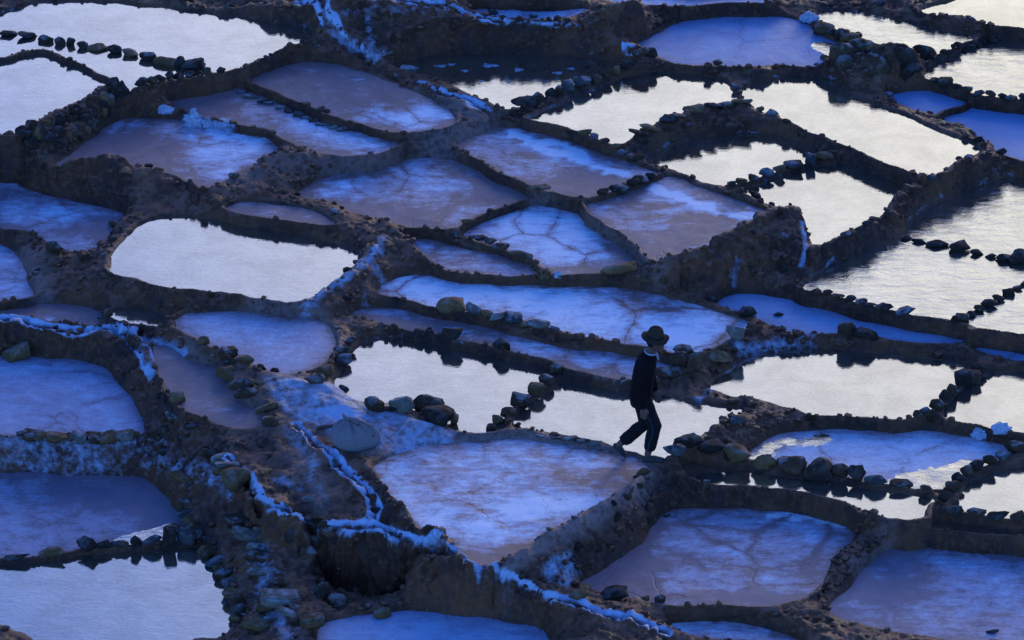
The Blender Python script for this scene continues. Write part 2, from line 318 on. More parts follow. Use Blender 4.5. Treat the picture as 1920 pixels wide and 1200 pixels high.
def hit(px, py):
    d = ray(px, py); t0 = (1.6-CAM[2])/d[2]; t1 = (-1.4-CAM[2])/d[2]
    t = np.linspace(t0, t1, 700); P = CAM+d*t[:, None]
    below = P[:, 2] <= hs(P[:, 0], P[:, 1]); k = int(np.argmax(below)) if below.any() else len(t)-1
    return P[k]

# ------------------------------------------------------------------ materials
def nodes(name):
    m = bpy.data.materials.new(name); m.use_nodes = True; t = m.node_tree; t.nodes.clear()
    out = t.nodes.new('ShaderNodeOutputMaterial'); return m, t, out
def N(t, typ, **kw):
    n = t.nodes.new(typ)
    for k, v in kw.items():
        if k.startswith('i_'):
            key = k[2:]; key = int(key) if key.isdigit() else key.replace('_', ' ')
            n.inputs[key].default_value = v
        else: setattr(n, k, v)
    return n
def noise_tex(t, vec, scale, detail=4, rough=.55, dist=0.0):
    n = N(t, 'ShaderNodeTexNoise'); n.inputs['Scale'].default_value = scale; n.inputs['Detail'].default_value = detail
    n.inputs['Roughness'].default_value = rough; n.inputs['Distortion'].default_value = dist
    t.links.new(vec, n.inputs['Vector']); return n.outputs['Fac']
def math_(t, op, a, b=None, clamp=False):
    n = N(t, 'ShaderNodeMath', operation=op, use_clamp=clamp)
    for i, v in enumerate((a, b)):
        if v is None: continue
        if isinstance(v, (int, float)): n.inputs[i].default_value = v
        else: t.links.new(v, n.inputs[i])
    return n.outputs[0]
def remap(t, v, a, b, c=0.0, d=1.0, smooth=True):
    n = N(t, 'ShaderNodeMapRange', clamp=True); n.interpolation_type = 'SMOOTHSTEP' if smooth else 'LINEAR'
    t.links.new(v, n.inputs[0])
    for i, q in enumerate((a, b, c, d)): n.inputs[i+1].default_value = q
    return n.outputs[0]
def mixc(t, f, a, b, mode='MIX'):
    n = N(t, 'ShaderNodeMix', data_type='RGBA', blend_type=mode)
    for i, v in ((0, f), (6, a), (7, b)):
        if isinstance(v, (int, float)): n.inputs[i].default_value = v
        elif isinstance(v, tuple): n.inputs[i].default_value = (*v, 1)
        else: t.links.new(v, n.inputs[i])
    return n.outputs[2]
def attr(t, name): return N(t, 'ShaderNodeAttribute', attribute_name=name).outputs['Fac']
def bump(t, h, strength, dist):
    n = N(t, 'ShaderNodeBump'); n.inputs['Strength'].default_value = strength; n.inputs['Distance'].default_value = dist
    t.links.new(h, n.inputs['Height']); return n.outputs[0]
def bsdf(t, out, col, rough=.9, spec=.2, normal=None):
    b = N(t, 'ShaderNodeBsdfPrincipled')
    if isinstance(col, tuple): b.inputs['Base Color'].default_value = (*col, 1)
    else: t.links.new(col, b.inputs['Base Color'])
    if isinstance(rough, (int, float)): b.inputs['Roughness'].default_value = rough
    else: t.links.new(rough, b.inputs['Roughness'])
    b.inputs['Specular IOR Level'].default_value = spec
    if normal is not None: t.links.new(normal, b.inputs['Normal'])
    if out is not None: t.links.new(b.outputs[0], out.inputs['Surface'])
    return b
def objco(t): return N(t, 'ShaderNodeTexCoord').outputs['Object']
SALT = (.68, .70, .74); MUD = (.38, .195, .155); MUD2 = (.28, .135, .10)

def mat_earth():
    m, t, o = nodes('earth'); v = objco(t)
    n1 = noise_tex(t, v, 1.3, 5); n2 = noise_tex(t, v, 14, 5, .65); n3 = noise_tex(t, v, 60, 3, .6)
    n4 = noise_tex(t, v, 5, 4, .6)
    c = mixc(t, remap(t, n1, .35, .65), (.060, .019, .006), (.175, .058, .018))
    c = mixc(t, remap(t, n2, .45, .75, 0, .8), c, (.23, .092, .036))
    c = mixc(t, remap(t, n4, .5, .3, 0, .7), c, (.036, .015, .008))
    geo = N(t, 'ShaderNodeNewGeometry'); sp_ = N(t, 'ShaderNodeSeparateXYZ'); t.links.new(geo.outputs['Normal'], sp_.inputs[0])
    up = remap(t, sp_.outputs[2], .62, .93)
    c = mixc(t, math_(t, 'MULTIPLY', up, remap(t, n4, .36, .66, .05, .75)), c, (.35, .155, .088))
    lt = attr(t, 'tread')
    c = mixc(t, math_(t, 'MULTIPLY', lt, remap(t, n2, .25, .6)), c, (.36, .215, .165))
    s = attr(t, 'salt')
    sf = math_(t, 'ADD', math_(t, 'MULTIPLY', s, 1.0), math_(t, 'MULTIPLY', math_(t, 'SUBTRACT', n2, .5), .9))
    sf = math_(t, 'ADD', sf, math_(t, 'MULTIPLY', math_(t, 'SUBTRACT', n4, .5), .7))
    c = mixc(t, remap(t, sf, .32, .95, 0, .95), c, (.50, .58, .70))
    hh = math_(t, 'ADD', n2, math_(t, 'MULTIPLY', n3, .4))
    bsdf(t, o, c, remap(t, n4, .35, .65, .5, .8), .32, bump(t, hh, .9, .024)); return m
def mat_pan():
    m, t, o = nodes('salt_crust'); v = objco(t)
    n0 = noise_tex(t, v, .8, 5, .6, .4); n1 = noise_tex(t, v, 3.2, 7, .70, .6); n2 = noise_tex(t, v, 26, 4, .6)
    # cracks
    wv = N(t, 'ShaderNodeMix', data_type='VECTOR'); wv.inputs[0].default_value = .22
    nn = N(t, 'ShaderNodeTexNoise'); nn.inputs['Scale'].default_value = 2.6; nn.inputs['Detail'].default_value = 4
    t.links.new(v, nn.inputs['Vector']); t.links.new(v, wv.inputs[4]); t.links.new(nn.outputs['Color'], wv.inputs[5])
    vo = N(t, 'ShaderNodeTexVoronoi', feature='DISTANCE_TO_EDGE'); vo.inputs['Scale'].default_value = 1.5
    t.links.new(wv.outputs[1], vo.inputs['Vector'])
    cr = remap(t, vo.outputs[0], .002, .013, 1, 0)
    crack = math_(t, 'MULTIPLY', cr, math_(t, 'MULTIPLY', attr(t, 'crack'), remap(t, n0, .42, .60)))
    halo = math_(t, 'MULTIPLY', remap(t, vo.outputs[0], .0, .10, 1, 0), math_(t, 'MULTIPLY', attr(t, 'crack'), remap(t, n0, .38, .55)))
    s = attr(t, 'salt')
    mps = N(t, 'ShaderNodeMapping'); mps.inputs['Scale'].default_value = (2.2, 7.5, 1); mps.inputs['Rotation'].default_value = (0, 0, .25); t.links.new(v, mps.inputs['Vector'])
    ns = noise_tex(t, mps.outputs[0], 1.6, 6, .68, .8)
    am = attr(t, 'amp')
    ff = math_(t, 'ADD', math_(t, 'MULTIPLY', math_(t, 'SUBTRACT', n0, .5), .8), math_(t, 'MULTIPLY', math_(t, 'SUBTRACT', n1, .5), 1.5))
    ff = math_(t, 'ADD', ff, math_(t, 'MULTIPLY', math_(t, 'SUBTRACT', ns, .5), 1.3))
    f = math_(t, 'ADD', s, math_(t, 'MULTIPLY', ff, am))
    f = math_(t, 'ADD', f, math_(t, 'MULTIPLY', math_(t, 'SUBTRACT', n2, .5), .6))
    f = math_(t, 'SUBTRACT', f, math_(t, 'ADD', math_(t, 'MULTIPLY', crack, .4), math_(t, 'MULTIPLY', halo, .42)))
    mud = mixc(t, remap(t, n1, .35, .65), MUD2, MUD)
    c = mixc(t, remap(t, f, .14, .52), mud, (.50, .385, .41))
    c = mixc(t, remap(t, f, .48, .86), c, SALT)
    c = mixc(t, remap(t, f, .80, 1.12), c, (.90, .89, .88))
    c = mixc(t, attr(t, 'sky_tint'), c, (.16, .30, .50))  # blue of the reflected sky painted into the crust colour, pan by pan
    c = mixc(t, math_(t, 'MULTIPLY', crack, .6), c, (.17, .085, .075))
    sp = remap(t, noise_tex(t, v, 22, 2, .5), .74, .78)
    c = mixc(t, math_(t, 'MULTIPLY', sp, .7), c, (.10, .07, .06))
    h = math_(t, 'SUBTRACT', math_(t, 'ADD', n1, math_(t, 'MULTIPLY', n2, .35)), crack)
    d = bsdf(t, None, c, .55, .5, bump(t, h, .35, .02))
    # film of brine
    wf = math_(t, 'ADD', attr(t, 'wet'), math_(t, 'MULTIPLY', math_(t, 'SUBTRACT', n1, .5), 1.0))
    g = water_bsdf(t, v, .012)
    mx = N(t, 'ShaderNodeMixShader'); t.links.new(remap(t, wf, .45, .52), mx.inputs[0])
    t.links.new(d.outputs[0], mx.inputs[1]); t.links.new(g, mx.inputs[2]); t.links.new(mx.outputs[0], o.inputs['Surface'])
    return m
WATER_REFL = .62
def water_bsdf(t, v, ripple, scale=9.0):
    mp = N(t, 'ShaderNodeMapping'); mp.inputs['Scale'].default_value = (.8, 1.5, 1); t.links.new(v, mp.inputs['Vector'])
    a = noise_tex(t, mp.outputs[0], scale, 5, .65, .8); b = noise_tex(t, mp.outputs[0], 1.4, 3, .5)
    nrm = bump(t, math_(t, 'ADD', a, math_(t, 'MULTIPLY', b, .6)), .5, ripple)
    silt = noise_tex(t, v, 2.2, 5, .6, .6)
    col = mixc(t, remap(t, silt, .35, .65), (.085, .062, .045), (.13, .095, .07))
    df = N(t, 'ShaderNodeBsdfDiffuse'); t.links.new(col, df.inputs['Color'])
    gl = N(t, 'ShaderNodeBsdfGlossy'); gl.inputs['Color'].default_value = (.93, .90, .80, 1); gl.inputs['Roughness'].default_value = .05
    t.links.new(nrm, gl.inputs['Normal'])
    lw = N(t, 'ShaderNodeLayerWeight'); lw.inputs['Blend'].default_value = .5
    fac = remap(t, lw.outputs['Facing'], .0, .9, .12, WATER_REFL+.14, False)
    gr = math_(t, 'ADD', remap(t, silt, .3, .7, .86, 1.0), remap(t, noise_tex(t, mp.outputs[0], 34, 3, .7), .3, .7, -.09, .06))
    fac = math_(t, 'MULTIPLY', fac, gr)
    mx = N(t, 'ShaderNodeMixShader'); t.links.new(fac, mx.inputs[0])
    t.links.new(df.outputs[0], mx.inputs[1]); t.links.new(gl.outputs[0], mx.inputs[2]); return mx.outputs[0]
def mat_water(name, ripple, scale):
    m, t, o = nodes(name); v = objco(t); t.links.new(water_bsdf(t, v, ripple, scale), o.inputs['Surface']); return m
def mat_stone(name, a, b, c3, crust=.25):
    m, t, o = nodes(name); g = N(t, 'ShaderNodeNewGeometry'); v = g.outputs['Position']
    n1 = noise_tex(t, v, 9, 5, .6); n2 = noise_tex(t, v, 45, 4, .65)
    oi = N(t, 'ShaderNodeObjectInfo')
    c = mixc(t, remap(t, n1, .35, .65), a, b); c = mixc(t, remap(t, n2, .5, .72), c, c3)
    c = mixc(t, remap(t, oi.outputs['Random'], 0, 1, 0, .55, False), c, tuple(q*.45 for q in a))
    sep = N(t, 'ShaderNodeSeparateXYZ'); t.links.new(g.outputs['Normal'], sep.inputs[0])
    up = remap(t, sep.outputs[2], .3, .95)
    c = mixc(t, math_(t, 'MULTIPLY', math_(t, 'MULTIPLY', up, crust), remap(t, n1, .45, .62)), c, SALT)
    bsdf(t, o, c, .9, .2, bump(t, math_(t, 'ADD', n1, n2), .8, .012)); return m
def mat_plain(name, col, rough=.85, spec=.2, vary=.35, scale=30, bmp=.3):
    m, t, o = nodes(name); v = objco(t); n = noise_tex(t, v, scale, 4, .6)
    c = mixc(t, remap(t, n, .3, .7), tuple(q*(1-vary) for q in col), col)
    bsdf(t, o, c, rough, spec, bump(t, n, bmp, .006)); return m
M = {'earth': mat_earth(), 'pan': mat_pan(),
     'water': mat_water('still_brine', .0022, 8), 'waterr': mat_water('rippled_brine', .012, 6),
     'brown': mat_stone('brown_stone', (.085, .043, .02), (.16, .085, .042), (.05, .028, .016)),
     'ochre': mat_stone('ochre_stone', (.19, .098, .034), (.28, .155, .06), (.08, .043, .02), .12),
     'grey': mat_stone('grey_stone', (.09, .075, .065), (.17, .145, .125), (.05, .042, .036), .3),
     'dark': mat_stone('dark_stone', (.045, .026, .016), (.085, .05, .03), (.025, .016, .012), .08),
     'pale': mat_stone('pale_stone', (.2, .15, .1), (.3, .23, .16), (.13, .095, .065), .3)}

# ------------------------------------------------------------------ mesh helpers
def make_mesh(name, V, F, mat, attrs=None, smooth=True):
    me = bpy.data.meshes.new(name); V = np.asarray(V, np.float32); F = np.asarray(F, np.int32)
    me.vertices.add(len(V)); me.vertices.foreach_set('co', V.ravel())
    k = F.shape[1]; me.loops.add(F.size); me.loops.foreach_set('vertex_index', F.ravel())
    me.polygons.add(len(F)); me.polygons.foreach_set('loop_start', np.arange(0, F.size, k, dtype=np.int32))
    me.polygons.foreach_set('use_smooth', np.full(len(F), smooth))
    for an, av in (attrs or {}).items():
        at = me.attributes.new(an, 'FLOAT', 'POINT'); at.data.foreach_set('value', np.asarray(av, np.float32).ravel())
    me.update(calc_edges=True); me.validate()
    if mat: me.materials.append(mat)
    return me
def link(name, me, parent=None, **props):
    o = bpy.data.objects.new(name, me); COL.objects.link(o)
    if parent: o.parent = parent
    for k, v in props.items(): o[k] = v
    return o
def empty(name, loc, **props):
    o = bpy.data.objects.new(name, None); COL.objects.link(o); o.location = loc; o.empty_display_size = .1
    for k, v in props.items(): o[k] = v
    return o

# ------------------------------------------------------------------ terrain sheet
saltT = np.zeros((NY, NX)); tread = np.zeros((NY, NX))
saltT += chs*1.3
def paint(field, pts, width, amt, closed=False):
    Q = np.array([hit(a, b) for a, b in pts]); sl = window(Q[:, :2], width*3)
    if closed: d = np.maximum(poly_sd(GX[sl], GY[sl], Q[:, :2]), 0)
    else: d = line_dist(GX[sl], GY[sl], Q)
    field[sl] = np.maximum(field[sl], amt*np.exp(-(d/width)**2))
paint(saltT, [(500,712),(580,715),(660,745),(760,785),(850,812),(840,830),(740,845),(680,830),(610,800),(540,770)], .08, .62, True)
paint(saltT, [(600,770),(640,765),(680,780),(640,790)], .08, .95, True)
paint(saltT, [(716,452),(700,478),(640,525),(575,570)], .11, .62)
paint(saltT, [(700,500),(720,530)], .1, .5)
paint(saltT, [(1505,420),(1512,470),(1500,500)], .05, .75)
paint(saltT, [(1385,490),(1375,530)], .06, .6)
paint(saltT, [(1030,1075),(1070,1050),(1060,1090)], .12, .65)
paint(saltT, [(1380,690),(1330,735),(1310,745)], .08, .6)
paint(saltT, [(1380,650),(1450,640),(1520,640)], .12, .55)
paint(saltT, [(0,832),(60,836),(150,838),(260,840),(300,850),(380,880),(440,900)], .13, .52)
paint(saltT, [(480,1030),(500,1080),(490,1110),(540,1190)], .16, .55)
paint(saltT, [(540,800),(590,880),(560,920),(520,900)], .12, .5)
paint(saltT, [(570,940),(600,920),(610,960)], .12, .35)
paint(saltT, [(640,16),(760,22),(880,30)], .10, .42)
paint(saltT, [(620,60),(680,95),(705,112)], .08, .6)
paint(saltT, [(1250,100),(1205,105)], .1, .45)
paint(saltT, [(345,230),(390,235),(430,240)], .12, .7)
paint(saltT, [(270,640),(330,655),(345,665)], .07, .7)
paint(saltT, [(640,600),(690,560),(700,520)], .1, .4)
paint(saltT, [(690,40),(700,110),(720,100)], .1, .5)
paint(tread, [(500,705),(580,710),(660,742),(760,780),(850,808),(850,830),(740,850),(690,850),(610,810),(540,780)], .08, .95, True)
paint(tread, [(560,860),(600,900),(590,950)], .15, .6)
paint(tread, [(840,832),(920,820),(1000,820),(1080,830),(1150,850),(1220,875),(1190,915),(1120,962),(1040,1005),(960,1060)], .09, .9)
paint(tread, [(360,600),(480,580),(600,590),(640,640)], .08, .6)
paint(tread, [(850,190),(900,230),(880,255),(820,270)], .3, .6)
paint(tread, [(560,300),(700,300),(850,285)], .12, .5)
paint(tread, [(345,655),(450,730),(520,800)], .12, .5)
paint(tread, [(50,470),(70,520),(80,560)], .15, .6)
paint(tread, [(1000,370),(1110,410),(1240,500)], .1, .5)
paint(tread, [(400,340),(470,330),(520,300)], .2, .5)
paint(tread, [(1600,1060),(1660,1010)], .1, .5)
for kind, z, Q, salt, sl, sdv in pan_geo:              # a thin white line of salt along some shores
    if kind[0] == 'w':
        sh = np.exp(-((sdv-.012)/.012)**2)*sstep(.0, .35, fbm2(GX[sl]*1.3, GY[sl]*1.3, 41, 2))
        saltT[sl] = np.maximum(saltT[sl], sh*.5)
gy_, gx_ = np.gradient(H, GS)
nrm = np.stack([-gx_, -gy_, np.ones_like(H)], -1); nrm /= np.linalg.norm(nrm, axis=-1, keepdims=True)
mask = sstep(.015, .10, dmin); steep = 1-nrm[..., 2]
f3 = fbm3(GX*7, GY*7, H*5, 60, 4)*.05 + np.abs(fbm3(GX*18, GY*18, H*12, 70, 3))*-.035 + .008 + (np.abs(fbm3(GX*8+30, GY*8, H*1.3, 80, 3))*-.15+.035+.06*fbm3(GX*15, GY*15, H*9, 84, 2))*np.clip(steep*1.6, 0, 1)
D = (f3*mask*(1-.85*np.clip(tread, 0, 1)))[..., None]*nrm
VX = GX+D[..., 0]; VY = GY+D[..., 1]; VZ = H+D[..., 2]
deep = dmin < -.09
fq = ~(deep[:-1, :-1] & deep[1:, :-1] & deep[:-1, 1:] & deep[1:, 1:])
idx = np.arange(NY*NX).reshape(NY, NX)
F = np.stack([idx[:-1, :-1][fq], idx[:-1, 1:][fq], idx[1:, 1:][fq], idx[1:, :-1][fq]], -1)
used = np.zeros(NY*NX, bool); used[F.ravel()] = True; remap_i = np.cumsum(used)-1
V = np.stack([VX.ravel()[used], VY.ravel()[used], VZ.ravel()[used]], -1)
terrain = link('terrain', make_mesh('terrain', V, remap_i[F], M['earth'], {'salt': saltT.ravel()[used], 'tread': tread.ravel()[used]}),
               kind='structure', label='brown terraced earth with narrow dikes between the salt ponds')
# the hillside around it, out to the horizon
def hill():
    q = np.concatenate([-np.geomspace(700, 1, 30), [0], np.geomspace(1, 700, 30)])
    gx = np.sort(np.concatenate([q, np.array([X0+.25, X1-.25])])); gy = np.sort(np.concatenate([q, [Y0+.25, Y1-.25]]))
    A, B = np.meshgrid(gx, gy); n = A.shape
    Z = .075*np.clip(B, -300, 90)-.12+fbm2(A*.05, B*.05, 90, 4)*np.clip((np.hypot(A, B)-15)*.05, 0, 6)
    edge = (A >= X0) & (A <= X1) & (B >= Y0) & (B <= Y1)
    Z = np.where(edge, hs(A, B)-.18, Z)
    ii = np.arange(A.size).reshape(n)
    inn = (A[:-1, :-1] >= X0+.2) & (A[1:, 1:] <= X1-.2) & (B[:-1, :-1] >= Y0+.2) & (B[1:, 1:] <= Y1-.2)
    f = ~inn
    Fq = np.stack([ii[:-1, :-1][f], ii[:-1, 1:][f], ii[1:, 1:][f], ii[1:, :-1][f]], -1)
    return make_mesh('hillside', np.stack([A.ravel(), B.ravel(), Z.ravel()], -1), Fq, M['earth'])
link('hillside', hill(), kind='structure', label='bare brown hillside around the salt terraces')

# ------------------------------------------------------------------ pan surfaces
PAINT_SALT = [  # (pixel line, width m, amount) white streaks; negative = mud
 ([(955,247),(985,262),(1010,278),(1045,285),(1080,292),(1110,310),(1130,318),(1170,328)], .07, .55), ([(1030,266),(1060,272),(1090,290)], .07, .5),
 ([(1225,345),(1240,360),(1275,370),(1310,385),(1350,400),(1400,408),(1430,410)], .08, .55),
 ([(1180,470),(1260,450),(1330,425)], .28, -.4), ([(1090,345),(1150,345),(1060,350)], .3, -.5), ([(880,265),(930,300)], .2, .1),
 ([(980,960),(1040,950),(1110,945)], .22, .5), ([(940,1000),(880,1000),(800,970)], .22, .25), ([(1180,890),(1140,910),(1080,905)], .3, -.3), ([(890,1050),(960,1030)], .14, -.7),
 ([(730,880),(760,940)], .15, .2), ([(500,165),(600,150),(680,180)], .4, -.3), ([(700,215),(780,225),(820,220)], .25, .5),
 ([(640,255),(700,275),(560,230)], .2, .3), ([(350,195),(420,185)], .25, -.3), ([(140,300),(230,270),(280,290)], .4, -.5), ([(400,285),(460,270),(420,320)], .25, .3), ([(400,245),(430,255)], .12, .4),
 ([(790,345),(830,345)], .2, .25), ([(640,345),(620,360)], .15, .3), ([(660,385),(760,400),(850,400)], .15, -.25), ([(900,360),(950,370)], .2, -.3),
 ([(980,420),(1040,400),(1100,440)], .25, .2), ([(1060,510),(1150,490)], .15, -.4), ([(1000,470),(1080,480)], .2, .0),
 ([(880,545),(960,560),(1040,560)], .3, .2), ([(1160,560),(1260,580)], .25, -.25), ([(1300,640),(1250,630)], .2, .2),
 ([(720,600),(800,610)], .15, -.3), ([(1000,650),(1100,675)], .2, .1), ([(1180,700),(1230,690)], .15, .2),
 ([(80,350),(20,345)], .15, .3), ([(150,430),(190,430)], .2, -.4), ([(95,395),(120,410)], .15, .3),
 ([(1450,965),(1530,970),(1570,985)], .08, .5), ([(1140,1090),(1200,1060),(1180,1110)], .25, -.4), ([(1300,1120),(1450,1115)], .15, -.25), ([(1620,1100),(1680,1120),(1700,1060)], .3, -.35),
 ([(150,930),(260,930),(320,980)], .3, -.4), ([(1560,55),(1480,60)], .2, -.1), ([(60,690),(120,690)], .1, .1), ([(100,598),(90,600)], .04, .5),
]
PAINT_WET = [
 ([(1545,88),(1570,98),(1600,110)], .17, 1.0), ([(1415,860),(1450,836),(1540,824)], .22, .56), ([(1690,910),(1760,900),(1820,882)], .36, .72),
 ([(230,1015),(290,1000),(325,990),(300,1010)], .12, .95), ([(120,1040),(200,1025)], .05, .9),
]
def pixels_to_plan(line, z): return np.array([unproj(a, b, z)[:2] for a, b in line])
AMP = {7: .6, 14: .35, 15: .35, 28: .45, 30: .75, 31: .7, 35: .5, 36: .4, 41: .6, 45: 1.2, 46: 1.0, 47: 1.0, 49: .6}; SKY_TINT = {7: .6, 14: .85, 15: .85, 35: .6, 36: .7, 30: .4, 25: .4, 49: .5, 50: .5, 51: .5, 31: .25, 24: .2, 47: .25, 46: .15, 41: 0, 45: 0, 33: 0}; CRK = {14: 0, 15: 0, 28: .1, 29: 0, 35: .1, 41: .5, 20: 1.0, 17: .5, 18: .6, 19: .6, 33: 1.0, 46: .9, 30: .7}
W_LABEL = {}
st = 2
for k, (kind, z, Q, salt, sl, sdv) in enumerate(pan_geo):
    sd2 = sdv[::st, ::st]; x = GX[sl][::st, ::st]; y = GY[sl][::st, ::st]; h = H[sl][::st, ::st]
    if x.shape[0] < 2 or x.shape[1] < 2: continue
    ok = (sd2 < .03) | ((sd2 < .12) & (h > z+.012))
    ii = np.arange(x.size).reshape(x.shape)
    f = ok[:-1, :-1] & ok[1:, :-1] & ok[:-1, 1:] & ok[1:, 1:]
    Fq = np.stack([ii[:-1, :-1][f], ii[:-1, 1:][f], ii[1:, 1:][f], ii[1:, :-1][f]], -1)
    us = np.zeros(x.size, bool); us[Fq.ravel()] = True; ri = np.cumsum(us)-1
    zz = np.full(x.shape, z)
    at = {}
    if kind[0] == 's':
        zz = zz + (fbm2(x*2.2, y*2.2, 55, 3)*.008 + fbm2(x*12, y*12, 56, 2)*.003)*sstep(0, .2, -sd2)
        s = np.full(x.shape, salt) - .45*np.exp(-np.maximum(-sd2, 0)/.10)
        wet = np.zeros(x.shape)
        for ln, wd, am in PAINT_SALT:
            q = pixels_to_plan(ln, z); d = line_dist(x, y, q)
            wn = fbm2(x*(9 if wd < .13 else 4), y*(9 if wd < .13 else 4), 58, 4)*(1.5 if wd < .13 else .7)*wd
            s = s + am*(2.1 if (am > 0 and wd < .13) else 1.35)*np.exp(-(np.maximum(d+wn, 0)/wd)**2)
        for ln, wd, am in PAINT_WET:
            q = pixels_to_plan(ln, z); wet = np.maximum(wet, am*np.exp(-(line_dist(x, y, q)/wd)**2))
        at = {'salt': s.ravel()[us], 'wet': wet.ravel()[us], 'amp': np.full(us.sum(), AMP.get(k, 1.2)), 'sky_tint': np.full(us.sum(), SKY_TINT.get(k, .08)), 'crack': np.full(us.sum(), CRK.get(k, (.6, .4, .5, .3)[k % 4]))}
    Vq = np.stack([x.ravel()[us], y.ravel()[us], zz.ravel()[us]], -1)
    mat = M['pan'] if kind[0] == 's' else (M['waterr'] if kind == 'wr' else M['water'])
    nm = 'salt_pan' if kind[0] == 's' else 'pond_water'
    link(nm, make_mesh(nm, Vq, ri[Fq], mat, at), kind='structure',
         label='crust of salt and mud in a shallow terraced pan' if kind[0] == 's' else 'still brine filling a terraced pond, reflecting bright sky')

# ------------------------------------------------------------------ stones
def stone_mesh(i, flat=False):
    import bmesh
    r = random.Random(100+i); bm = bmesh.new(); bmesh.ops.create_icosphere(bm, subdivisions=3, radius=1)
    off = Vector((r.uniform(-50, 50), r.uniform(-50, 50), r.uniform(-50, 50)))
    cuts = [(Vector((r.gauss(0, 1), r.gauss(0, 1), r.gauss(0, .8))).normalized(), r.uniform(.48, .8)) for _ in range(11)]
    for v in bm.verts:
        p = v.co.copy()
        for n, d in cuts:
            e = p.dot(n)-d
            if e > 0: p -= n*e*.97
        p *= 1+.14*mnoise.noise(p*1.3+off)+.10*mnoise.noise(p*3.1+off)+.07*mnoise.noise(p*7+off)
        v.co = p
    me = bpy.data.meshes.new('stone'); bm.to_mesh(me); bm.free()
    co = np.zeros(len(me.vertices)*3); me.vertices.foreach_get('co', co); co = co.reshape(-1, 3)
    co -= (co.max(0)+co.min(0))/2; co /= (co.max(0)-co.min(0))/2
    me.vertices.foreach_set('co', co.ravel().astype(np.float32)); me.update()
    me.polygons.foreach_set('use_smooth', [True]*len(me.polygons))
    return me
def slab_mesh(i):
    import bmesh
    r = random.Random(500+i); bm = bmesh.new(); bmesh.ops.create_cube(bm, size=2)
    for v in bm.verts: v.co = Vector((v.co.x*r.uniform(.75, 1), v.co.y*r.uniform(.75, 1), v.co.z*r.uniform(.8, 1)))
    bmesh.ops.bevel(bm, geom=bm.edges[:], offset=.16, segments=2, affect='EDGES')
    bmesh.ops.subdivide_edges(bm, edges=bm.edges[:], cuts=2, use_grid_fill=True)
    off = Vector((r.uniform(-50, 50), r.uniform(-50, 50), r.uniform(-50, 50)))
    for v in bm.verts:
        p = v.co; v.co = p*(1+.13*mnoise.noise(p*1.1+off)+.09*mnoise.noise(Vector((p.x*2, p.y*2, p.z*5))+off)+.05*mnoise.noise(p*6+off))
    me = bpy.data.meshes.new('stone'); bm.to_mesh(me); bm.free()
    me.polygons.foreach_set('use_smooth', [True]*len(me.polygons)); return me
STONES = {}; SLABS = {}
for mk in ('brown', 'ochre', 'grey', 'dark', 'pale'):
    STONES[mk] = []
    for i in range(7):
        me = stone_mesh(i+7*len(STONES)); me.materials.append(M[mk]); STONES[mk].append(me)
    SLABS[mk] = []
    for i in range(4):
        me = slab_mesh(i+4*len(SLABS)); me.materials.append(M[mk]); SLABS[mk].append(me)
sr = random.Random(5)
def put_stone(px, py, wpx, hpx, kind='brown', parent=None, tilt=14, depth=.8, slab=False, **props):
    p = hit(px, py-1); s = ppm(p); a = wpx/2/s; b = a*depth*sr.uniform(.85, 1.15)
    half = hpx/2/s; c = math.sqrt(max(half**2-(b*math.sin(PITCH))**2, (half*.62)**2))/math.cos(PITCH)
    b = min(b, half*1.5)
    zt = hs(p[0], p[1]+b*.7)
    o = bpy.data.objects.new('stone', sr.choice((SLABS if slab else STONES)[kind])); COL.objects.link(o)
    o.location = (p[0], p[1]+b*.75, max(zt, p[2]-.01)+c*.66); o.scale = (a*1.12, b, c*1.08)
    o.rotation_euler = (R(sr.uniform(-tilt, tilt)), R(sr.uniform(-tilt, tilt)), R(sr.choice((0, 180))+sr.uniform(-22, 22)))
    if parent: o.parent = parent
    for k_, v_ in props.items(): o[k_] = v_
    return o
ORD = ['first','second','third','fourth','fifth','sixth','seventh','eighth','ninth','tenth','eleventh','twelfth','thirteenth','fourteenth','fifteenth','sixteenth','seventeenth','eighteenth']
KW = {'brown': 'brown', 'ochre': 'ochre', 'grey': 'grey', 'dark': 'dark', 'pale': 'pale'}
def row(stones, where, group, kinds, slab=False):
    stones = sorted(stones, key=lambda q: q[0])
    for i, q in enumerate(stones):
        k_ = q[4] if len(q) > 4 else kinds[i % len(kinds)]
        put_stone(q[0], q[1], q[2], q[3], k_, slab=slab or (i > 0 and sr.random() < .12), label='%s %s stone from the left %s' % (ORD[i], KW[k_], where), category='stone', group=group)
def along(pts, n, wpx, hpx, jit=.3):
    P = catmull(pts, 12, closed=False); seg = np.r_[0, np.cumsum(np.linalg.norm(np.diff(P, axis=0), axis=1))]
    out = []
    for i in range(n):
        t = seg[-1]*(i+.5+sr.uniform(-.25, .25))/n
        x = np.interp(t, seg, P[:, 0]); y = np.interp(t, seg, P[:, 1])
        out.append((x, y+sr.uniform(-2, 2), wpx*sr.uniform(1-jit, 1+jit), hpx*sr.uniform(1-jit, 1+jit)))
    return out
row([(14,70,32,15),(50,76,38,17),(85,82,28,15),(113,86,20,16),(132,87,14,15),(154,94,20,15),(182,98,36,18),(216,102,28,17),(245,108,30,16),(277,116,32,18),(312,127,48,20),(338,129,22,22),(361,134,42,22)],
    'in the row crossing the top left pond', 'row of stones crossing the top left pond', ['dark','dark','brown','brown','dark','brown','ochre','dark','ochre','brown','ochre'])
row([(985,201,50,20),(1008,192,22,18),(1035,185,26,20),(1049,181,14,20),(1065,174,24,22),(1093,167,32,25),(1118,162,20,18),(1138,154,22,20),(1157,149,14,22),(1178,138,30,18),(1200,126,30,20),(1220,116,26,22)],
    'in the row between the two ponds top centre', 'row of stones between the ponds top centre', ['dark','brown','dark','brown','grey','grey','brown','brown','ochre'])
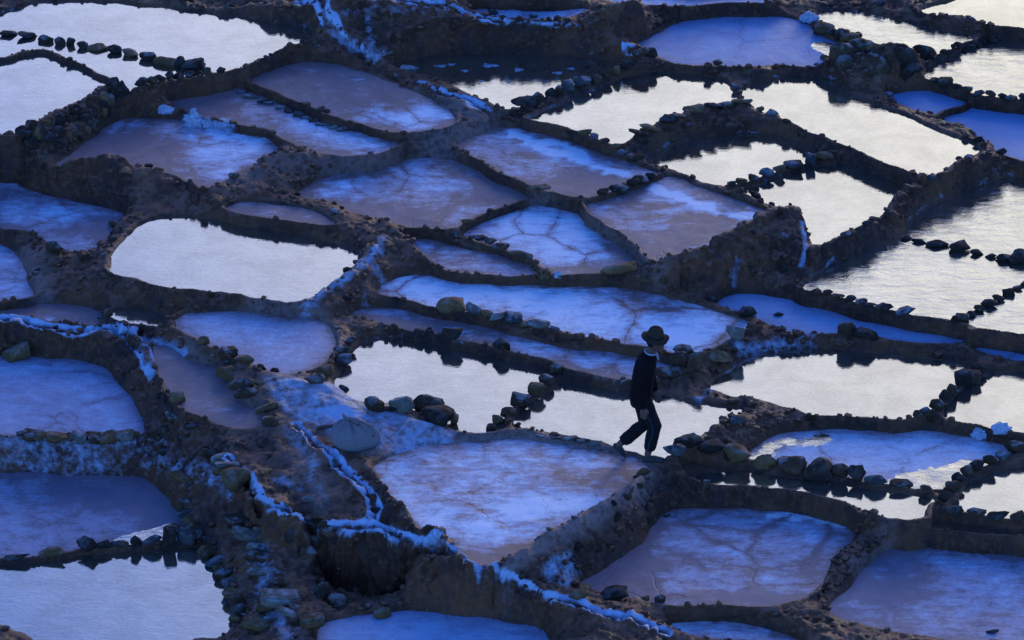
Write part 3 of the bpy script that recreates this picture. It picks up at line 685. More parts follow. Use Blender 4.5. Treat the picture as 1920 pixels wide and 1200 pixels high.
row([(1372,352,16,12),(1390,348,22,13),(1413,343,20,14),(1437,338,26,18,'grey'),(1461,329,22,17),(1487,323,34,17),(1520,312,18,20,'grey'),(1545,306,34,16,'ochre')],
    'in the short row between two bright ponds upper right', 'short row of stones between two bright ponds', ['brown','ochre','brown'])
row([(1700,452,20,9),(1723,459,26,12),(1758,466,42,18),(1800,474,36,22),(1832,481,24,14),(1858,487,20,11),(1883,493,28,18),(1912,498,36,28)],
    'in the curved row across the rightmost pond', 'curved row of stones across the rightmost pond', ['dark'])
row([(1790,612,16,12),(1805,605,24,16),(1820,597,20,12),(1836,587,20,14),(1855,578,30,18),(1873,567,22,14),(1892,557,22,13),(1908,546,18,10),(1925,537,22,12)],
    'in the slanting row at the right edge', 'slanting row of stones at the right edge', ['dark','brown'])
row([(920,808,18,14),(933,799,22,18),(953,785,26,22),(975,770,32,22),(1005,747,32,26),(1025,724,28,22),(1043,704,22,22)],
    'in the row between the two ponds behind the man', 'row of stones between the ponds behind the man', ['brown','ochre','brown'])
row([(1722,785,18,14),(1735,780,22,22,'grey'),(1757,772,26,24),(1770,757,18,26),(1785,747,20,28),(1805,728,28,30),(1825,722,28,26),(1835,706,30,18)],
    'in the upright row slanting up from the middle right', 'upright row of stones middle right', ['brown','dark'])
row([(1290,866,50,30,'dark'),(1335,868,50,28,'dark'),(1385,880,48,36,'ochre'),(1433,886,44,30,'ochre'),(1483,894,52,34,'brown'),(1535,906,52,42,'dark'),(1575,907,32,28,'brown'),(1607,910,34,32,'dark'),(1643,918,40,26,'grey'),(1690,922,42,18,'brown'),(1735,932,26,18)],
    'in the row of round boulders right of the man', 'row of round boulders right of the man', ['brown'])
row([(1770,945,24,20),(1785,925,26,20),(1797,908,24,20),(1812,895,22,18),(1832,886,30,20),(1856,876,26,20),(1882,863,30,18,'grey'),(1907,850,40,26)],
    'on the dike at the lower right edge', 'stones on the dike at the lower right edge', ['dark','brown'])
row([(1790,985,36,22),(1832,986,36,16),(1872,991,44,18),(1908,996,26,18)], 'in the low row at the lower right edge', 'low row of stones at the lower right edge', ['dark','brown'])
row([(30,1055,50,10),(98,1050,46,16,'ochre'),(163,1045,38,26),(195,1037,26,16),(225,1035,34,14),(255,1031,22,22),(285,1033,36,22,'grey'),(318,1031,24,34),(350,1029,36,28,'grey')],
    'in the row between the bottom left ponds', 'row of stones between the bottom left ponds', ['dark'])
for q, lab in [((702,775,36,26,'brown'), 'small rough brown rock at the left end of the boulders behind the sack'), ((728,774,30,12,'dark'), 'low dark rock fragment between two boulders behind the sack'),
               ((754,774,46,34,'pale'), 'blocky pale grey boulder on the pond shore behind the sack'), ((805,778,56,38,'brown'), 'round brown boulder beside the blocky pale one'),
               ((822,797,60,36,'dark'), 'jagged dark boulder in front of the round brown one'), ((852,797,16,26,'ochre'), 'narrow rusty stone at the right end of the boulders'),
               ((847,643,42,32,'dark'), 'large dark boulder on the far dike of the pond behind the sack'), ((942,657,32,25,'dark'), 'smaller dark boulder further right on the same far dike'),
               ((845,592,50,32,'ochre'), 'big mossy ochre boulder on the dike of the long salt pan'), ((1587,638,32,34,'brown'), 'upright rusty boulder beside the narrow blue pan'),
               ((1622,646,46,26,'dark'), 'low dark boulder right of the upright rusty one'), ((1698,609,36,20,'grey'), 'rounded grey stone on the dike above the narrow blue pan'),
               ((1660,606,28,14,'dark'), 'flat dark stone left of the rounded grey one on the dike'), ((332,757,28,24,'ochre'), 'ochre stone at the lower end of the left dark bank'),
               ((715,1163,34,24,'ochre'), 'lone rounded ochre stone in the bottom pan'), ((578,945,24,14,'pale'), 'lone pale stone on the salty path lower left'),
               ((590,992,40,18,'dark'), 'dark flat stone beside the lower channel'), ((1150,1125,56,24,'dark'), 'dark boulder at the near edge of the bottom pan'),
               ((1085,1130,36,20,'ochre'), 'ochre stone beside the end of the salt channel'), ((1238,1132,20,16,'brown'), 'small brown stone at the near edge of the bottom pan'),
               ((1460,595,18,9,'dark'), 'tiny dark stone lying in the narrow blue pan'), ((1497,628,24,12,'brown'), 'small brown stone on the salty dike below the narrow blue pan'),
               ((1860,1189,24,8,'dark'), 'dark stone lying at the bottom right corner pan'), ((445,945,54,40,'ochre'), 'big weathered ochre boulder at the top of the stone steps'),
               ((345,912,62,26,'ochre'), 'flat pale ochre slab at the corner of the lower left pan'), ((192,600,22,14,'grey'), 'blue grey stone on the muddy terrace above the left channel'),
               ((100,480,30,26,'brown'), 'upright brown clod on the left dike'), ((1160,524,64,24,'ochre'), 'long mossy ochre boulder on the dike under the cracked pan'),
               ((1212,545,44,14,'ochre'), 'flat mossy stone right of the long mossy boulder'), ((1010,357,44,12,'ochre'), 'low mossy ridge stone between two cracked pans'),
               ((1252,712,50,22,'brown'), 'long brown stone just right of the man'), ((1275,692,36,32,'brown'), 'blocky brown stone in the pile right of the man'),
               ((1282,668,40,22,'brown'), 'top stone of the pile right of the man'), ((1302,706,24,48,'brown'), 'upright slab in the pile right of the man'),
               ((1345,684,56,24,'ochre'), 'flat ochre slab near the bright pond shore right of the man'), ((1378,642,34,26,'pale'), 'pale stone at the right corner of the long salt pan'),
               ((1265,855,40,26,'grey'), 'flat grey stone at the dike corner by the man\'s front foot'), ((1300,835,30,22,'ochre'), 'ochre stone on the dike corner right of the man'),
               ((1380,800,26,18,'grey'), 'grey stone at the tip of the pond right of the man'), ((1400,598,36,20,'dark'), 'dark stone at the right tip of the long salt pan'),
               ((85,262,44,14,'grey'), 'flat grey slab on the crest of the top left stone wall'), ((725,110,30,12,'brown'), 'flat brown stone beside the upper channel'),
               ((765,135,36,12,'grey'), 'smooth grey stone at the left tip of the dark pond'), ((30,680,50,34,'ochre'), 'square ochre stone below the left channel')]:
    put_stone(*q, label=lab, category='stone')
row([(888,598,30,22),(913,600,24,14),(935,606,36,16),(963,608,36,18),(985,619,24,12),(1010,620,38,17)], 'on the dike right of the mossy boulder', 'stones on the dike of the long salt pan', ['grey','ochre','pale'])
row([(380,652,22,18),(428,668,32,18),(460,682,30,18),(430,716,46,28),(455,738,46,28),(461,757,42,22),(498,782,44,22),(506,803,32,20)], 'along the dike below the left pale pan', 'stones along the dike below the left pale pan', ['ochre','brown'])
row([(590,722,36,22),(610,706,30,20),(642,692,34,24,'grey'),(640,670,26,18),(655,650,26,16)], 'at the left tip of the pond behind the sack', 'stones at the left tip of the pond behind the sack', ['brown','ochre'])
row([(65,860,38,18),(108,862,40,20),(148,860,32,18),(180,863,30,16),(203,852,30,16),(235,865,36,18)], 'in the course above the dark lower left pan', 'course of stones above the lower left pan', ['brown','ochre','pale'], True)
row(along([(20,815),(100,825),(190,825),(270,815)], 6, 30, 14), 'on the near edge of the left blue pan', 'stones on the near edge of the left blue pan', ['brown','ochre'])
row([(412,872,36,16),(428,890,46,16),(425,912,50,22),(458,995,70,26),(472,1018,72,22),(486,1034,46,12),(490,1055,64,18),(498,1084,68,16),(535,1103,40,14),(528,1140,84,34),(500,1150,40,20),(545,1160,50,14),(585,1185,44,24),(480,1185,50,26)],
    'on the stone steps lower left', 'slabs of the stone steps lower left', ['pale','ochre','pale','brown'], True)
row(along([(345,950),(355,990),(375,1030),(400,1060),(420,1090),(435,1120),(455,1165)], 14, 34, 20), 'in the stone edge right of the bottom left pond', 'stones edging the bottom left pond', ['brown','grey','ochre'])
row(along([(1525,62),(1560,72),(1600,88),(1650,112)], 8, 30, 20), 'on the dike left of the top right pond', 'stones on the dike left of the top right pond', ['brown','ochre','dark'])
row(along([(1745,122),(1800,100),(1880,76)], 14, 13, 9), 'on the thin dike between the top right ponds', 'stones on the thin dike between the top right ponds', ['dark'])
row(along([(1745,165),(1820,183),(1930,208)], 9, 26, 14), 'on the dike under the top right ponds', 'stones on the dike under the top right ponds', ['dark','brown'])
row(along([(255,172),(320,152),(420,140)], 9, 20, 14), 'on the near dike of the top left pond', 'stones on the near dike of the top left pond', ['dark','brown'])
row(along([(450,175),(520,205),(600,235),(650,248)], 12, 22, 7), 'of the flat slabs along the upper left dike', 'flat slabs along the upper left dike', ['grey','pale','brown'], True)
row(along([(1180,268),(1250,240),(1320,215),(1400,200)], 8, 36, 14), 'on the dike between the ponds upper centre right', 'stones on the dike upper centre right', ['brown','ochre','dark'])
row(along([(1060,265),(1130,285),(1200,312)], 7, 24, 11), 'on the dike above the streaked pan', 'stones on the dike above the streaked pan', ['brown','ochre','grey'])
row(along([(1540,560),(1600,575),(1660,592)], 6, 26, 11), 'on the near dike of the big right pond', 'stones on the near dike of the big right pond', ['dark','brown'])
row(along([(1120,372),(1170,365),(1230,342)], 6, 26, 14), 'on the dike between the two streaked pans', 'stones on the dike between the two streaked pans', ['brown','dark'])
row(along([(870,430),(910,455),(960,478),(1000,492)], 6, 26, 12), 'on the dike left of the cracked pan', 'stones on the dike left of the cracked pan', ['ochre','brown'])
row(along([(1000,822),(1070,828),(1130,842)], 5, 24, 9), 'on the dike the man walks along', 'stones on the dike the man walks along', ['pale','brown'])
# stones bedded in the banks: pieces of the terrain itself
def bedded(poly, n, w0, w1, kinds, asp=.6):
    P = np.array(poly, float); k_ = 0; tries = 0
    while k_ < n and tries < n*30:
        tries += 1
        x = sr.uniform(P[:, 0].min(), P[:, 0].max()); y = sr.uniform(P[:, 1].min(), P[:, 1].max())
        if poly_sd(np.array([x]), np.array([y]), P)[0] > 0: continue
        wd = sr.uniform(w0, w1)
        o = put_stone(x, y, wd, wd*asp*sr.uniform(.7, 1.3), sr.choice(kinds), parent=terrain, tilt=25)
        o.location.z -= o.scale.z*.75; o.location.y += o.scale.y*.35; k_ += 1
bedded([(10,270),(120,220),(225,178),(238,205),(120,290),(60,300)], 44, 16, 34, ['brown','brown','dark','dark','ochre'], 1.1)
bedded([(1190,890),(1240,880),(1270,960),(1180,1040),(1100,1080),(1010,1080),(1100,985)], 16, 12, 24, ['brown','dark','ochre'], .8)
bedded([(1260,495),(1440,415),(1500,400),(1520,500),(1440,560),(1310,560)], 9, 12, 24, ['brown','dark'], .9)
bedded([(1560,115),(1640,95),(1730,100),(1735,160),(1640,170)], 18, 24, 60, ['dark','brown'], .8)
bedded([(330,920),(400,900),(470,960),(560,1110),(600,1190),(440,1195),(390,1060)], 22, 14, 34, ['brown','ochre','grey'], .5)
bedded([(270,830),(330,790),(420,830),(440,880),(330,880)], 14, 16, 36, ['brown','dark'], .6)
bedded([(500,990),(700,1000),(680,1140),(600,1140)], 12, 16, 40, ['dark','brown'], .8)
rp = np.argwhere((dmin > .035) & (dmin < .11)); rng.shuffle(rp)
placed = 0
for j, i in rp:
    if placed >= 110: break
    v = np.array([GX[j, i], GY[j, i], HS[j, i]])-CAM; dz_ = v@cf; px = 960+v[0]/dz_*FPX; py = 600-(v@cu)/dz_*FPX
    if not (0 < px < 1920 and 0 < py < 1200): continue
    wd = sr.uniform(8, 22); o = put_stone(px, py, wd, wd*.6, sr.choice(['brown','brown','dark','ochre','grey']), parent=terrain, tilt=25); o.location.z -= o.scale.z*.3
    placed += 1

# crumbly clods along the dikes and on the banks, too small to pick apart: one mesh
def clods(n):
    import bmesh
    base = []
    for i in range(6):
        bm = bmesh.new(); bmesh.ops.create_icosphere(bm, subdivisions=1 if i < 4 else 2, radius=1); off = Vector((i*9.1, i*3.7, 2.2))
        for v in bm.verts: v.co *= 1+.55*mnoise.noise(v.co*1.6+off)
        bm.verts.ensure_lookup_table(); base.append((np.array([v.co[:] for v in bm.verts]), np.array([[q.index for q in f.verts] for f in bm.faces]))); bm.free()
    ok = (dmin > .022) & (dmin < .40) & (tread < .5)
    prob = np.where(ok, np.exp(-dmin/.09)+.14, 0); clus = sstep(-.15, .35, fbm2(GX*1.7, GY*1.7, 91, 3)); prob = prob*(.15+clus)+np.where((dmin > .04) & (dmin < 1.2) & (tread < .5), np.clip(steep-.12, 0, .5)*.55, 0)
    flat = prob.ravel()/prob.sum(); pick = rng.choice(flat.size, n, p=flat)
    VV = []; FF = []; o_ = 0
    for q in pick:
        j, i = divmod(q, NX); bv, bf = base[rng.integers(6)]
        r = .012+.030*rng.random()**2.2; sc = r*np.array([rng.uniform(.8, 1.5), rng.uniform(.8, 1.3), rng.uniform(.6, 1)])
        a = rng.uniform(0, 6.28); v = bv*sc; v = np.stack([v[:, 0]*math.cos(a)-v[:, 1]*math.sin(a), v[:, 0]*math.sin(a)+v[:, 1]*math.cos(a), v[:, 2]], -1)
        VV.append(v+np.array([VX[j, i], VY[j, i], VZ[j, i]+sc[2]*.25])); FF.append(bf+o_); o_ += len(bv)
    V = np.concatenate(VV); nv = len(V)
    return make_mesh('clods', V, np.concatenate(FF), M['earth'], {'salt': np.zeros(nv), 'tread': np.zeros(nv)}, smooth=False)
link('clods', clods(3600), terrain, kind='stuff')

# ------------------------------------------------------------------ small things: helpers
def loft(pts, rads, ref=(0, 1, 0), seg=14, caps=True):
    """tube through pts; rads = radius or (radius along ref, radius across)"""
    P = [Vector(p) for p in pts]; V = []; Fc = []
    for i, p in enumerate(P):
        t = (P[min(i+1, len(P)-1)]-P[max(i-1, 0)]).normalized(); r = Vector(ref)
        u_ = r-t*r.dot(t)
        if u_.length < 1e-4: u_ = t.orthogonal()
        u_.normalize(); v_ = t.cross(u_); ra, rb = rads[i] if isinstance(rads[i], tuple) else (rads[i], rads[i])
        for k in range(seg):
            a = 2*math.pi*k/seg; V.append(p+u_*(math.cos(a)*ra)+v_*(math.sin(a)*rb))
    for i in range(len(P)-1):
        for k in range(seg):
            a, b = i*seg+k, i*seg+(k+1) % seg; Fc.append((a, b, b+seg, a+seg))
    if caps:
        for ring, p, flip in ((0, P[0], True), (len(P)-1, P[-1], False)):
            c = len(V); V.append(p)
            for k in range(seg):
                a, b = ring*seg+k, ring*seg+(k+1) % seg; Fc.append((c, b, a) if flip else (c, a, b))
    return V, Fc
def ball(c, r, su=14, sv=8):
    c = Vector(c); r = (r, r, r) if isinstance(r, (int, float)) else r
    V = [c+Vector((0, 0, r[2]))]; Fc = []
    for j in range(1, sv):
        th = math.pi*j/sv
        for i in range(su):
            ph = 2*math.pi*i/su; V.append(c+Vector((r[0]*math.sin(th)*math.cos(ph), r[1]*math.sin(th)*math.sin(ph), r[2]*math.cos(th))))
    V.append(c-Vector((0, 0, r[2]))); n = len(V)-1
    for i in range(su):
        Fc.append((0, 1+i, 1+(i+1) % su)); Fc.append((n, n-su+(i+1) % su, n-su+i))
        for j in range(sv-2):
            a = 1+j*su+i; b = 1+j*su+(i+1) % su; Fc.append((a, a+su, b+su, b))
    return V, Fc
def merged(name, parts, mat, parent=None, voxel=None, smooth_it=3, loc=(0, 0, 0), **props):
    V = []; Fc = []
    for v, f in parts:
        o_ = len(V); V += [tuple(q) for q in v]; Fc += [tuple(i+o_ for i in q) for q in f]
    me = bpy.data.meshes.new(name); me.from_pydata(V, [], Fc); me.update()
    ob = bpy.data.objects.new(name, me); COL.objects.link(ob)
    if voxel:
        m1 = ob.modifiers.new('r', 'REMESH'); m1.mode = 'VOXEL'; m1.voxel_size = voxel
        if smooth_it:
            m2 = ob.modifiers.new('s', 'SMOOTH'); m2.factor = .5; m2.iterations = smooth_it
        bpy.context.view_layer.update(); dg = bpy.context.evaluated_depsgraph_get()
        nm = bpy.data.meshes.new_from_object(ob.evaluated_get(dg)); ob.modifiers.clear(); ob.data = nm; bpy.data.meshes.remove(me); nm.name = name
    ob.data.materials.clear(); ob.data.materials.append(mat)
    ob.data.polygons.foreach_set('use_smooth', [True]*len(ob.data.polygons)); ob.data.update()
    if parent: ob.parent = parent
    ob.location = loc
    for k, v in props.items(): ob[k] = v
    return ob
def wrinkle(ob, amp, freq, seed=0):
    me = ob.data; n = len(me.vertices); co = np.zeros(n*3); me.vertices.foreach_get('co', co); co = co.reshape(-1, 3)
    no = np.zeros(n*3); me.vertices.foreach_get('normal', no); no = no.reshape(-1, 3)
    d = fbm3(co[:, 0]*freq+40, co[:, 1]*freq+40, co[:, 2]*freq*.8+40, seed, 3)
    co += no*(d*amp)[:, None]; me.vertices.foreach_set('co', co.ravel().astype(np.float32)); me.update()

M['skin'] = mat_plain('weathered_skin', (.20, .095, .055), .6, .3, .25, 25, .2)
M['wool'] = mat_plain('dark_wool', (.020, .011, .009), .95, .1, .4, 60, .5)
M['cloth'] = mat_plain('dark_trouser_cloth', (.020, .015, .013), .9, .15, .4, 40, .4)
M['felt'] = mat_plain('brown_felt', (.08, .048, .026), .95, .1, .35, 30, .4)
M['band'] = mat_plain('hat_band', (.03, .022, .018), .9, .1)
M['shirt'] = mat_plain('pale_shirt', (.42, .45, .5), .9, .1)
M['stripe'] = mat_plain('blue_stripe', (.05, .10, .14), .9, .1)
M['hair'] = mat_plain('black_hair', (.012, .010, .010), .6, .3)
M['leather'] = mat_plain('worn_leather', (.075, .055, .045), .7, .3, .5, 40)
M['sack'] = mat_plain('woven_sack', (.27, .22, .20), .8, .2, .3, 60, .5)
M['plastic'] = mat_plain('white_plastic', (.50, .51, .54), .45, .4, .2, 20)
M['saltlump'] = mat_plain('salt_lump', (.52, .54, .58), .8, .3, .4, 20, .8)
M['wood'] = mat_plain('weathered_wood', (.16, .11, .075), .9, .1, .4, 40)
M['straw'] = mat_plain('dry_straw', (.30, .21, .09), .9, .1, .4, 40)

# ------------------------------------------------------------------ the walking man
def build_man():
    P0 = hit(1216, 868); base = Vector((P0[0], P0[1]+.02, P0[2]+.02))
    toe = Vector(hit(1173, 859))-base; toe.y = min(max(toe.y, .0), .25)
    toe = toe/.93
    root = empty('person', base, label='man in dark sweater, dark trousers and brown hat walking along the dike', category='person')
    tx, ty, tz = toe.x, max(toe.y, .05), toe.z
    ankL = Vector((tx-.085, ty, tz+.155)); kneeL = Vector((-.045, .09, .425)); hipL = Vector((-.10, .115, .78))
    ankR = Vector((-.015, -.045, .085)); kneeR = Vector((.055, -.06, .455)); hipR = Vector((-.085, -.055, .78))
    # body: one continuous figure
    parts = []
    parts.append(loft([(-.10,.03,.72),(-.10,.03,.86),(-.085,.03,1.02),(-.06,.03,1.18),(-.045,.03,1.27),(-.02,.03,1.33),(.0,.025,1.39),(.02,.02,1.43)],
                      [(.15,.10),(.135,.095),(.14,.10),(.155,.105),(.14,.08),(.06,.06),(.052,.055),(.05,.055)]))
    H0 = Vector((.035, .015, 1.475))
    parts.append(ball(H0, (.092, .074, .112), 18, 12)); parts.append(ball(H0+Vector((.03, -.002, -.06)), (.062, .054, .055)))
    parts.append(loft([H0+Vector((.085,-.01,.02)), H0+Vector((.112,-.013,-.02)), H0+Vector((.09,-.012,-.03))], [.008,.016,.012], seg=8))     # nose
    parts.append(loft([H0+Vector((.083,-.04,.028)), H0+Vector((.095,-.01,.03)), H0+Vector((.083,.03,.028))], [.01,.012,.01], seg=8))       # brow
    parts.append(loft([H0+Vector((.082,-.03,-.062)), H0+Vector((.094,-.01,-.06)), H0+Vector((.082,.015,-.062))], [.007,.009,.007], seg=8))  # lips
    for s in (-1, 1): parts.append(ball(H0+Vector((-.005, s*.077, -.01)), (.022, .011, .032), 8, 6))                                      # ears
    def arm(sh, el, wr, tip, side):
        parts.append(loft([sh, (Vector(sh)+Vector(el))/2, el, (Vector(el)*.6+Vector(wr)*.4), wr], [.055,.05,.042,.04,.028]))
        wr = Vector(wr); tip = Vector(tip); d = (tip-wr).normalized(); L_ = (tip-wr).length
        fw = Vector((1, 0, 0)); fw = (fw-d*fw.dot(d)).normalized(); nn_ = d.cross(fw)
        parts.append(loft([wr-d*.02, wr+d*L_*.22, wr+d*L_*.5], [(.026,.018),(.04,.016),(.041,.014)], ref=fw))
        for k, (o_, ln) in enumerate(((.030,.42),(.010,.5),(-.010,.47),(-.029,.37))):
            a = wr+d*L_*.46+fw*o_; b = a+d*L_*ln*.5-nn_*side*.004; c = b+(d*L_*ln*.42-nn_*side*.022)+fw*.004
            parts.append(loft([a, b, c], [.0105, .0095, .008], seg=8))
        a = wr+d*L_*.12+fw*.03; parts.append(loft([a, a+d*.03+fw*.022, a+d*.065+fw*.026-nn_*side*.01], [.014, .0115, .009], seg=8))
    shR = (-.06,-.145,1.255); elR = (-.115,-.185,.985); wrR = (-.085,-.19,.755); tipR = (-.07,-.195,.585)
    shL = (-.03,.19,1.255); elL = (-.01,.225,.99); wrL = (.055,.215,.765); tipL = (.10,.20,.605)
    arm(shR, elR, wrR, tipR, 1); arm(shL, elL, wrL, tipL, -1)
    for hp, kn, an in ((hipR, kneeR, ankR), (hipL, kneeL, ankL)):
        parts.append(loft([hp, hp*.5+kn*.5, kn, kn*.6+an*.4, an], [.085,.07,.055,.055,.036]))
    parts.append(loft([ankR+Vector((-.035,0,-.03)), ankR+Vector((.03,0,-.045)), Vector((.13,-.05,.022)), Vector((.175,-.05,.018))], [.034,.036,.03,.018]))
    parts.append(loft([ankL+Vector((-.04,0,-.01)), ankL+Vector((.01,0,-.05)), Vector((tx,ty,tz+.03))], [.034,.036,.026]))
    body = merged('body', parts, M['skin'], root, .0075, 2)
    # sweater
    sw = [loft([(-.10,.03,.74),(-.105,.03,.79),(-.10,.03,.90),(-.085,.03,1.04),(-.062,.03,1.18),(-.045,.03,1.26),(-.025,.03,1.325)],
               [(.165,.125),(.172,.135),(.16,.125),(.162,.125),(.178,.122),(.165,.098),(.075,.07)])]
    for sh, el, wr in ((shR, elR, wrR), (shL, elL, wrL)):
        sh, el, wr = Vector(sh), Vector(el), Vector(wr); mid = Vector((-.045, .03, 1.25))
        sw.append(loft([mid*.4+sh*.6, sh, sh*.5+el*.5, el, el*.45+wr*.55, wr+(el-wr)*.12, wr-(wr-el)*-.02], [.07,.074,.066,.06,.052,.046,.044]))
    swo = merged('sweater', sw, M['wool'], root, .011, 4); wrinkle(swo, .012, 9, 3)
    # trousers
    tr = [loft([(-.10,.03,.69),(-.10,.03,.78),(-.10,.03,.86)], [(.15,.12),(.158,.128),(.14,.11)])]
    for hp, kn, an in ((hipR, kneeR, ankR), (hipL, kneeL, ankL)):
        cf_ = an+(kn-an).normalized()*.085
        tr.append(loft([hp+Vector((0,0,.03)), hp*.6+kn*.4, kn, kn*.55+cf_*.45, cf_*.85+kn*.15, cf_], [.098,.094,.083,.075,.070,.060]))
    tro = merged('trousers', tr, M['cloth'], root, .010, 3); wrinkle(tro, .014, 8, 9)
    side = [hipR+Vector((-.005,-.098,.0)), (hipR*.6+kneeR*.4)+Vector((-.01,-.092,0)), kneeR+Vector((-.02,-.080,0)), kneeR*.5+ankR*.5+Vector((-.025,-.074,0)), ankR+Vector((-.005,-.066,.07))]
    merged('stripe', [loft(catmull([tuple(q) for q in side], 4, False), [(.0055,.004)]*17, seg=8)], M['stripe'], tro)
    # collar of the shirt
    ring = []
    for k in range(11):
        a = math.pi*(.12+1.76*k/10); ring.append(Vector((-.015+.068*math.cos(a), .03+.075*math.sin(a), 1.335+.012*-math.cos(a))))
    ring = [Vector((.075,.015,1.25))]+ring+[Vector((.073,.0,1.25))]
    merged('collar', [loft(ring, [(.011,.007)]*len(ring), ref=(0,0,1), seg=8)], M['shirt'], root)
    # hair, shoes
    ha = merged('hair', [ball(H0+Vector((-.018,0,.018)), (.088,.080,.105), 16, 10)], M['hair'], root)
    merged('shoe', [loft([ankR+Vector((-.062,0,-.052)), ankR+Vector((-.02,0,-.045)), Vector((.07,-.047,.042)), Vector((.15,-.05,.032)), Vector((.195,-.05,.022))],
                         [(.036,.036),(.042,.045),(.044,.042),(.042,.030),(.024,.018)])], M['leather'], root, .009, 2)
    tv = Vector((tx,ty,tz+.018)); hv = ankL+Vector((-.055,0,.0))
    merged('shoe', [loft([hv, hv*.72+tv*.28+Vector((.02,0,.015)), hv*.4+tv*.6+Vector((.012,0,.01)), tv], [(.034,.03),(.042,.045),(.044,.036),(.03,.016)])], M['leather'], root, .009, 2)
    # hat
    hc = H0+Vector((-.005, .0, .052)); V = []; Fc = []; prof = [(.0,.118),(.03,.119),(.06,.112),(.083,.092),(.094,.06),(.099,.02),(.102,.0),(.115,-.010),(.14,-.017),(.162,-.014),(.166,-.008),(.162,-.006),(.14,-.008),(.112,.0),(.098,.004),(.09,.03)]
    sg = 40
    tiltm = Euler((R(4), R(6), 0)).to_matrix()
    for (r, z) in prof:
        for k in range(sg):
            a = 2*math.pi*k/sg; wv_ = 0 if r < .11 else (r-.1)*(.20*math.cos(2*a)+.10*math.sin(3*a+1))
            cr_ = -.016*math.exp(-((math.sin(a)*r)/.022)**2) if (z > .085 and r < .07) else 0
            V.append(hc+tiltm@Vector((r*.93*math.cos(a), r*.86*math.sin(a), z*1.04+wv_+cr_)))
    for j in range(len(prof)-1):
        for k in range(sg):
            a, b = j*sg+k, j*sg+(k+1) % sg; Fc.append((a, a+sg, b+sg, b))
    hat = merged('hat', [(V, Fc)], M['felt'], root)
    V = []; Fc = []
    for (r, z) in ((.1025,.004),(.105,.006),(.1035,.028),(.0995,.030)):
        for k in range(sg):
            a = 2*math.pi*k/sg; V.append(hc+tiltm@Vector((r*.932*math.cos(a), r*.862*math.sin(a), z*1.04)))
    for j in range(3):
        for k in range(sg):
            a, b = j*sg+k, j*sg+(k+1) % sg; Fc.append((a, b, b+sg, a+sg))
    merged('hat_band', [(V, Fc)], M['band'], hat)
    return root
man = build_man(); man.rotation_euler = (0, R(1), 0); man.scale = (.93, .93, .93)

# ------------------------------------------------------------------ the tied sack and the stick
def build_sack():
    p = hit(666, 846); s = ppm(p); wd = 88/2/s
    root = empty('sack', (p[0], p[1]+wd*.55, p[2]-.015), label='full tied pale sack lying on the salty ground left of the man\'s pan', category='sack')
    V = []; nu, nv = 56, 26
    prof = np.array([(.62,0),(.86,.012),(.98,.055),(1,.105),(.96,.155),(.86,.205),(.70,.245),(.50,.275),(.30,.297),(.17,.315),(.10,.335)])
    for j in range(nv+1):
        v = j/nv; k = v*(len(prof)-1); r0 = np.interp(k, range(len(prof)), prof[:, 0]); z = np.interp(k, range(len(prof)), prof[:, 1])
        for i in range(nu):
            a = 2*math.pi*i/nu; fold = max(0, (v-.28)/.72)**.8
            pl = .5*math.sin(7*a+1.0)+.3*math.sin(12*a+2.2)+.2*math.sin(19*a)
            r = r0*(1+.05*math.sin(2*a+.6)+.035*math.sin(3*a+v*4)+.22*fold*pl*min(1, r0*2.2))
            sh = -.075*(z/.33)**1.6
            V.append(Vector((wd*r*math.cos(a)*(1.06 if math.cos(a) > 0 else 1)+sh, wd*.74*r*math.sin(a), z+.034*fold*pl*min(1, r0*2.5))))
    Fc = []
    for j in range(nv):
        for i in range(nu):
            a, b = j*nu+i, j*nu+(i+1) % nu; Fc.append((a, b, b+nu, a+nu))
    c = len(V); V.append(Vector((0, 0, 0))); Fc += [(c, (i+1) % nu, i) for i in range(nu)]
    c = len(V); V.append(Vector((-.075, 0, .335))); Fc += [(c, nv*nu+i, nv*nu+(i+1) % nu) for i in range(nu)]
    b = merged('bag', [(V, Fc)], M['sack'], root); wrinkle(b, .012, 9, 4)
    merged('knot', [loft([(-.06,0,.28),(-.075,0,.315),(-.085,0,.333),(-.12,-.01,.36)], [(.035,.03),(.022,.02),(.03,.024),(.05,.012)], seg=12)], M['sack'], root)
    t = [Vector((-.075+.03*math.cos(q), .026*math.sin(q), .315)) for q in np.linspace(0, 2*math.pi, 13)]
    merged('cord', [loft(t, [.006]*13, seg=6), loft([(-.05,-.03,.315),(.02,-.08,.29),(.08,-.06,.29)], [.005,.005,.004], seg=6)], M['wood'], root)
    # a seam hanging open along the right shoulder
    merged('flap', [loft([(.02,-.05,.29),(.09,-.07,.275),(.15,-.09,.22),(.20,-.08,.16)], [(.022,.007),(.03,.008),(.028,.008),(.012,.006)], ref=(.5,-.3,.4), seg=10)], M['sack'], root)
build_sack()
def stick(a, b, r, label):
    p = Vector(hit(*a)); q = Vector(hit(*b)); o = p
    pts = [Vector((0, 0, r))+(q-p)*t+Vector((0, 0, .01*math.sin(t*7))) for t in np.linspace(0, 1, 7)]
    merged('stick', [loft(pts, [r*(1-.35*t) for t in np.linspace(0, 1, 7)], seg=8)], M['wood'], loc=o, label=label, category='stick')
stick((594,808), (646,796), .022, 'short weathered stick lying left of the tied sack')

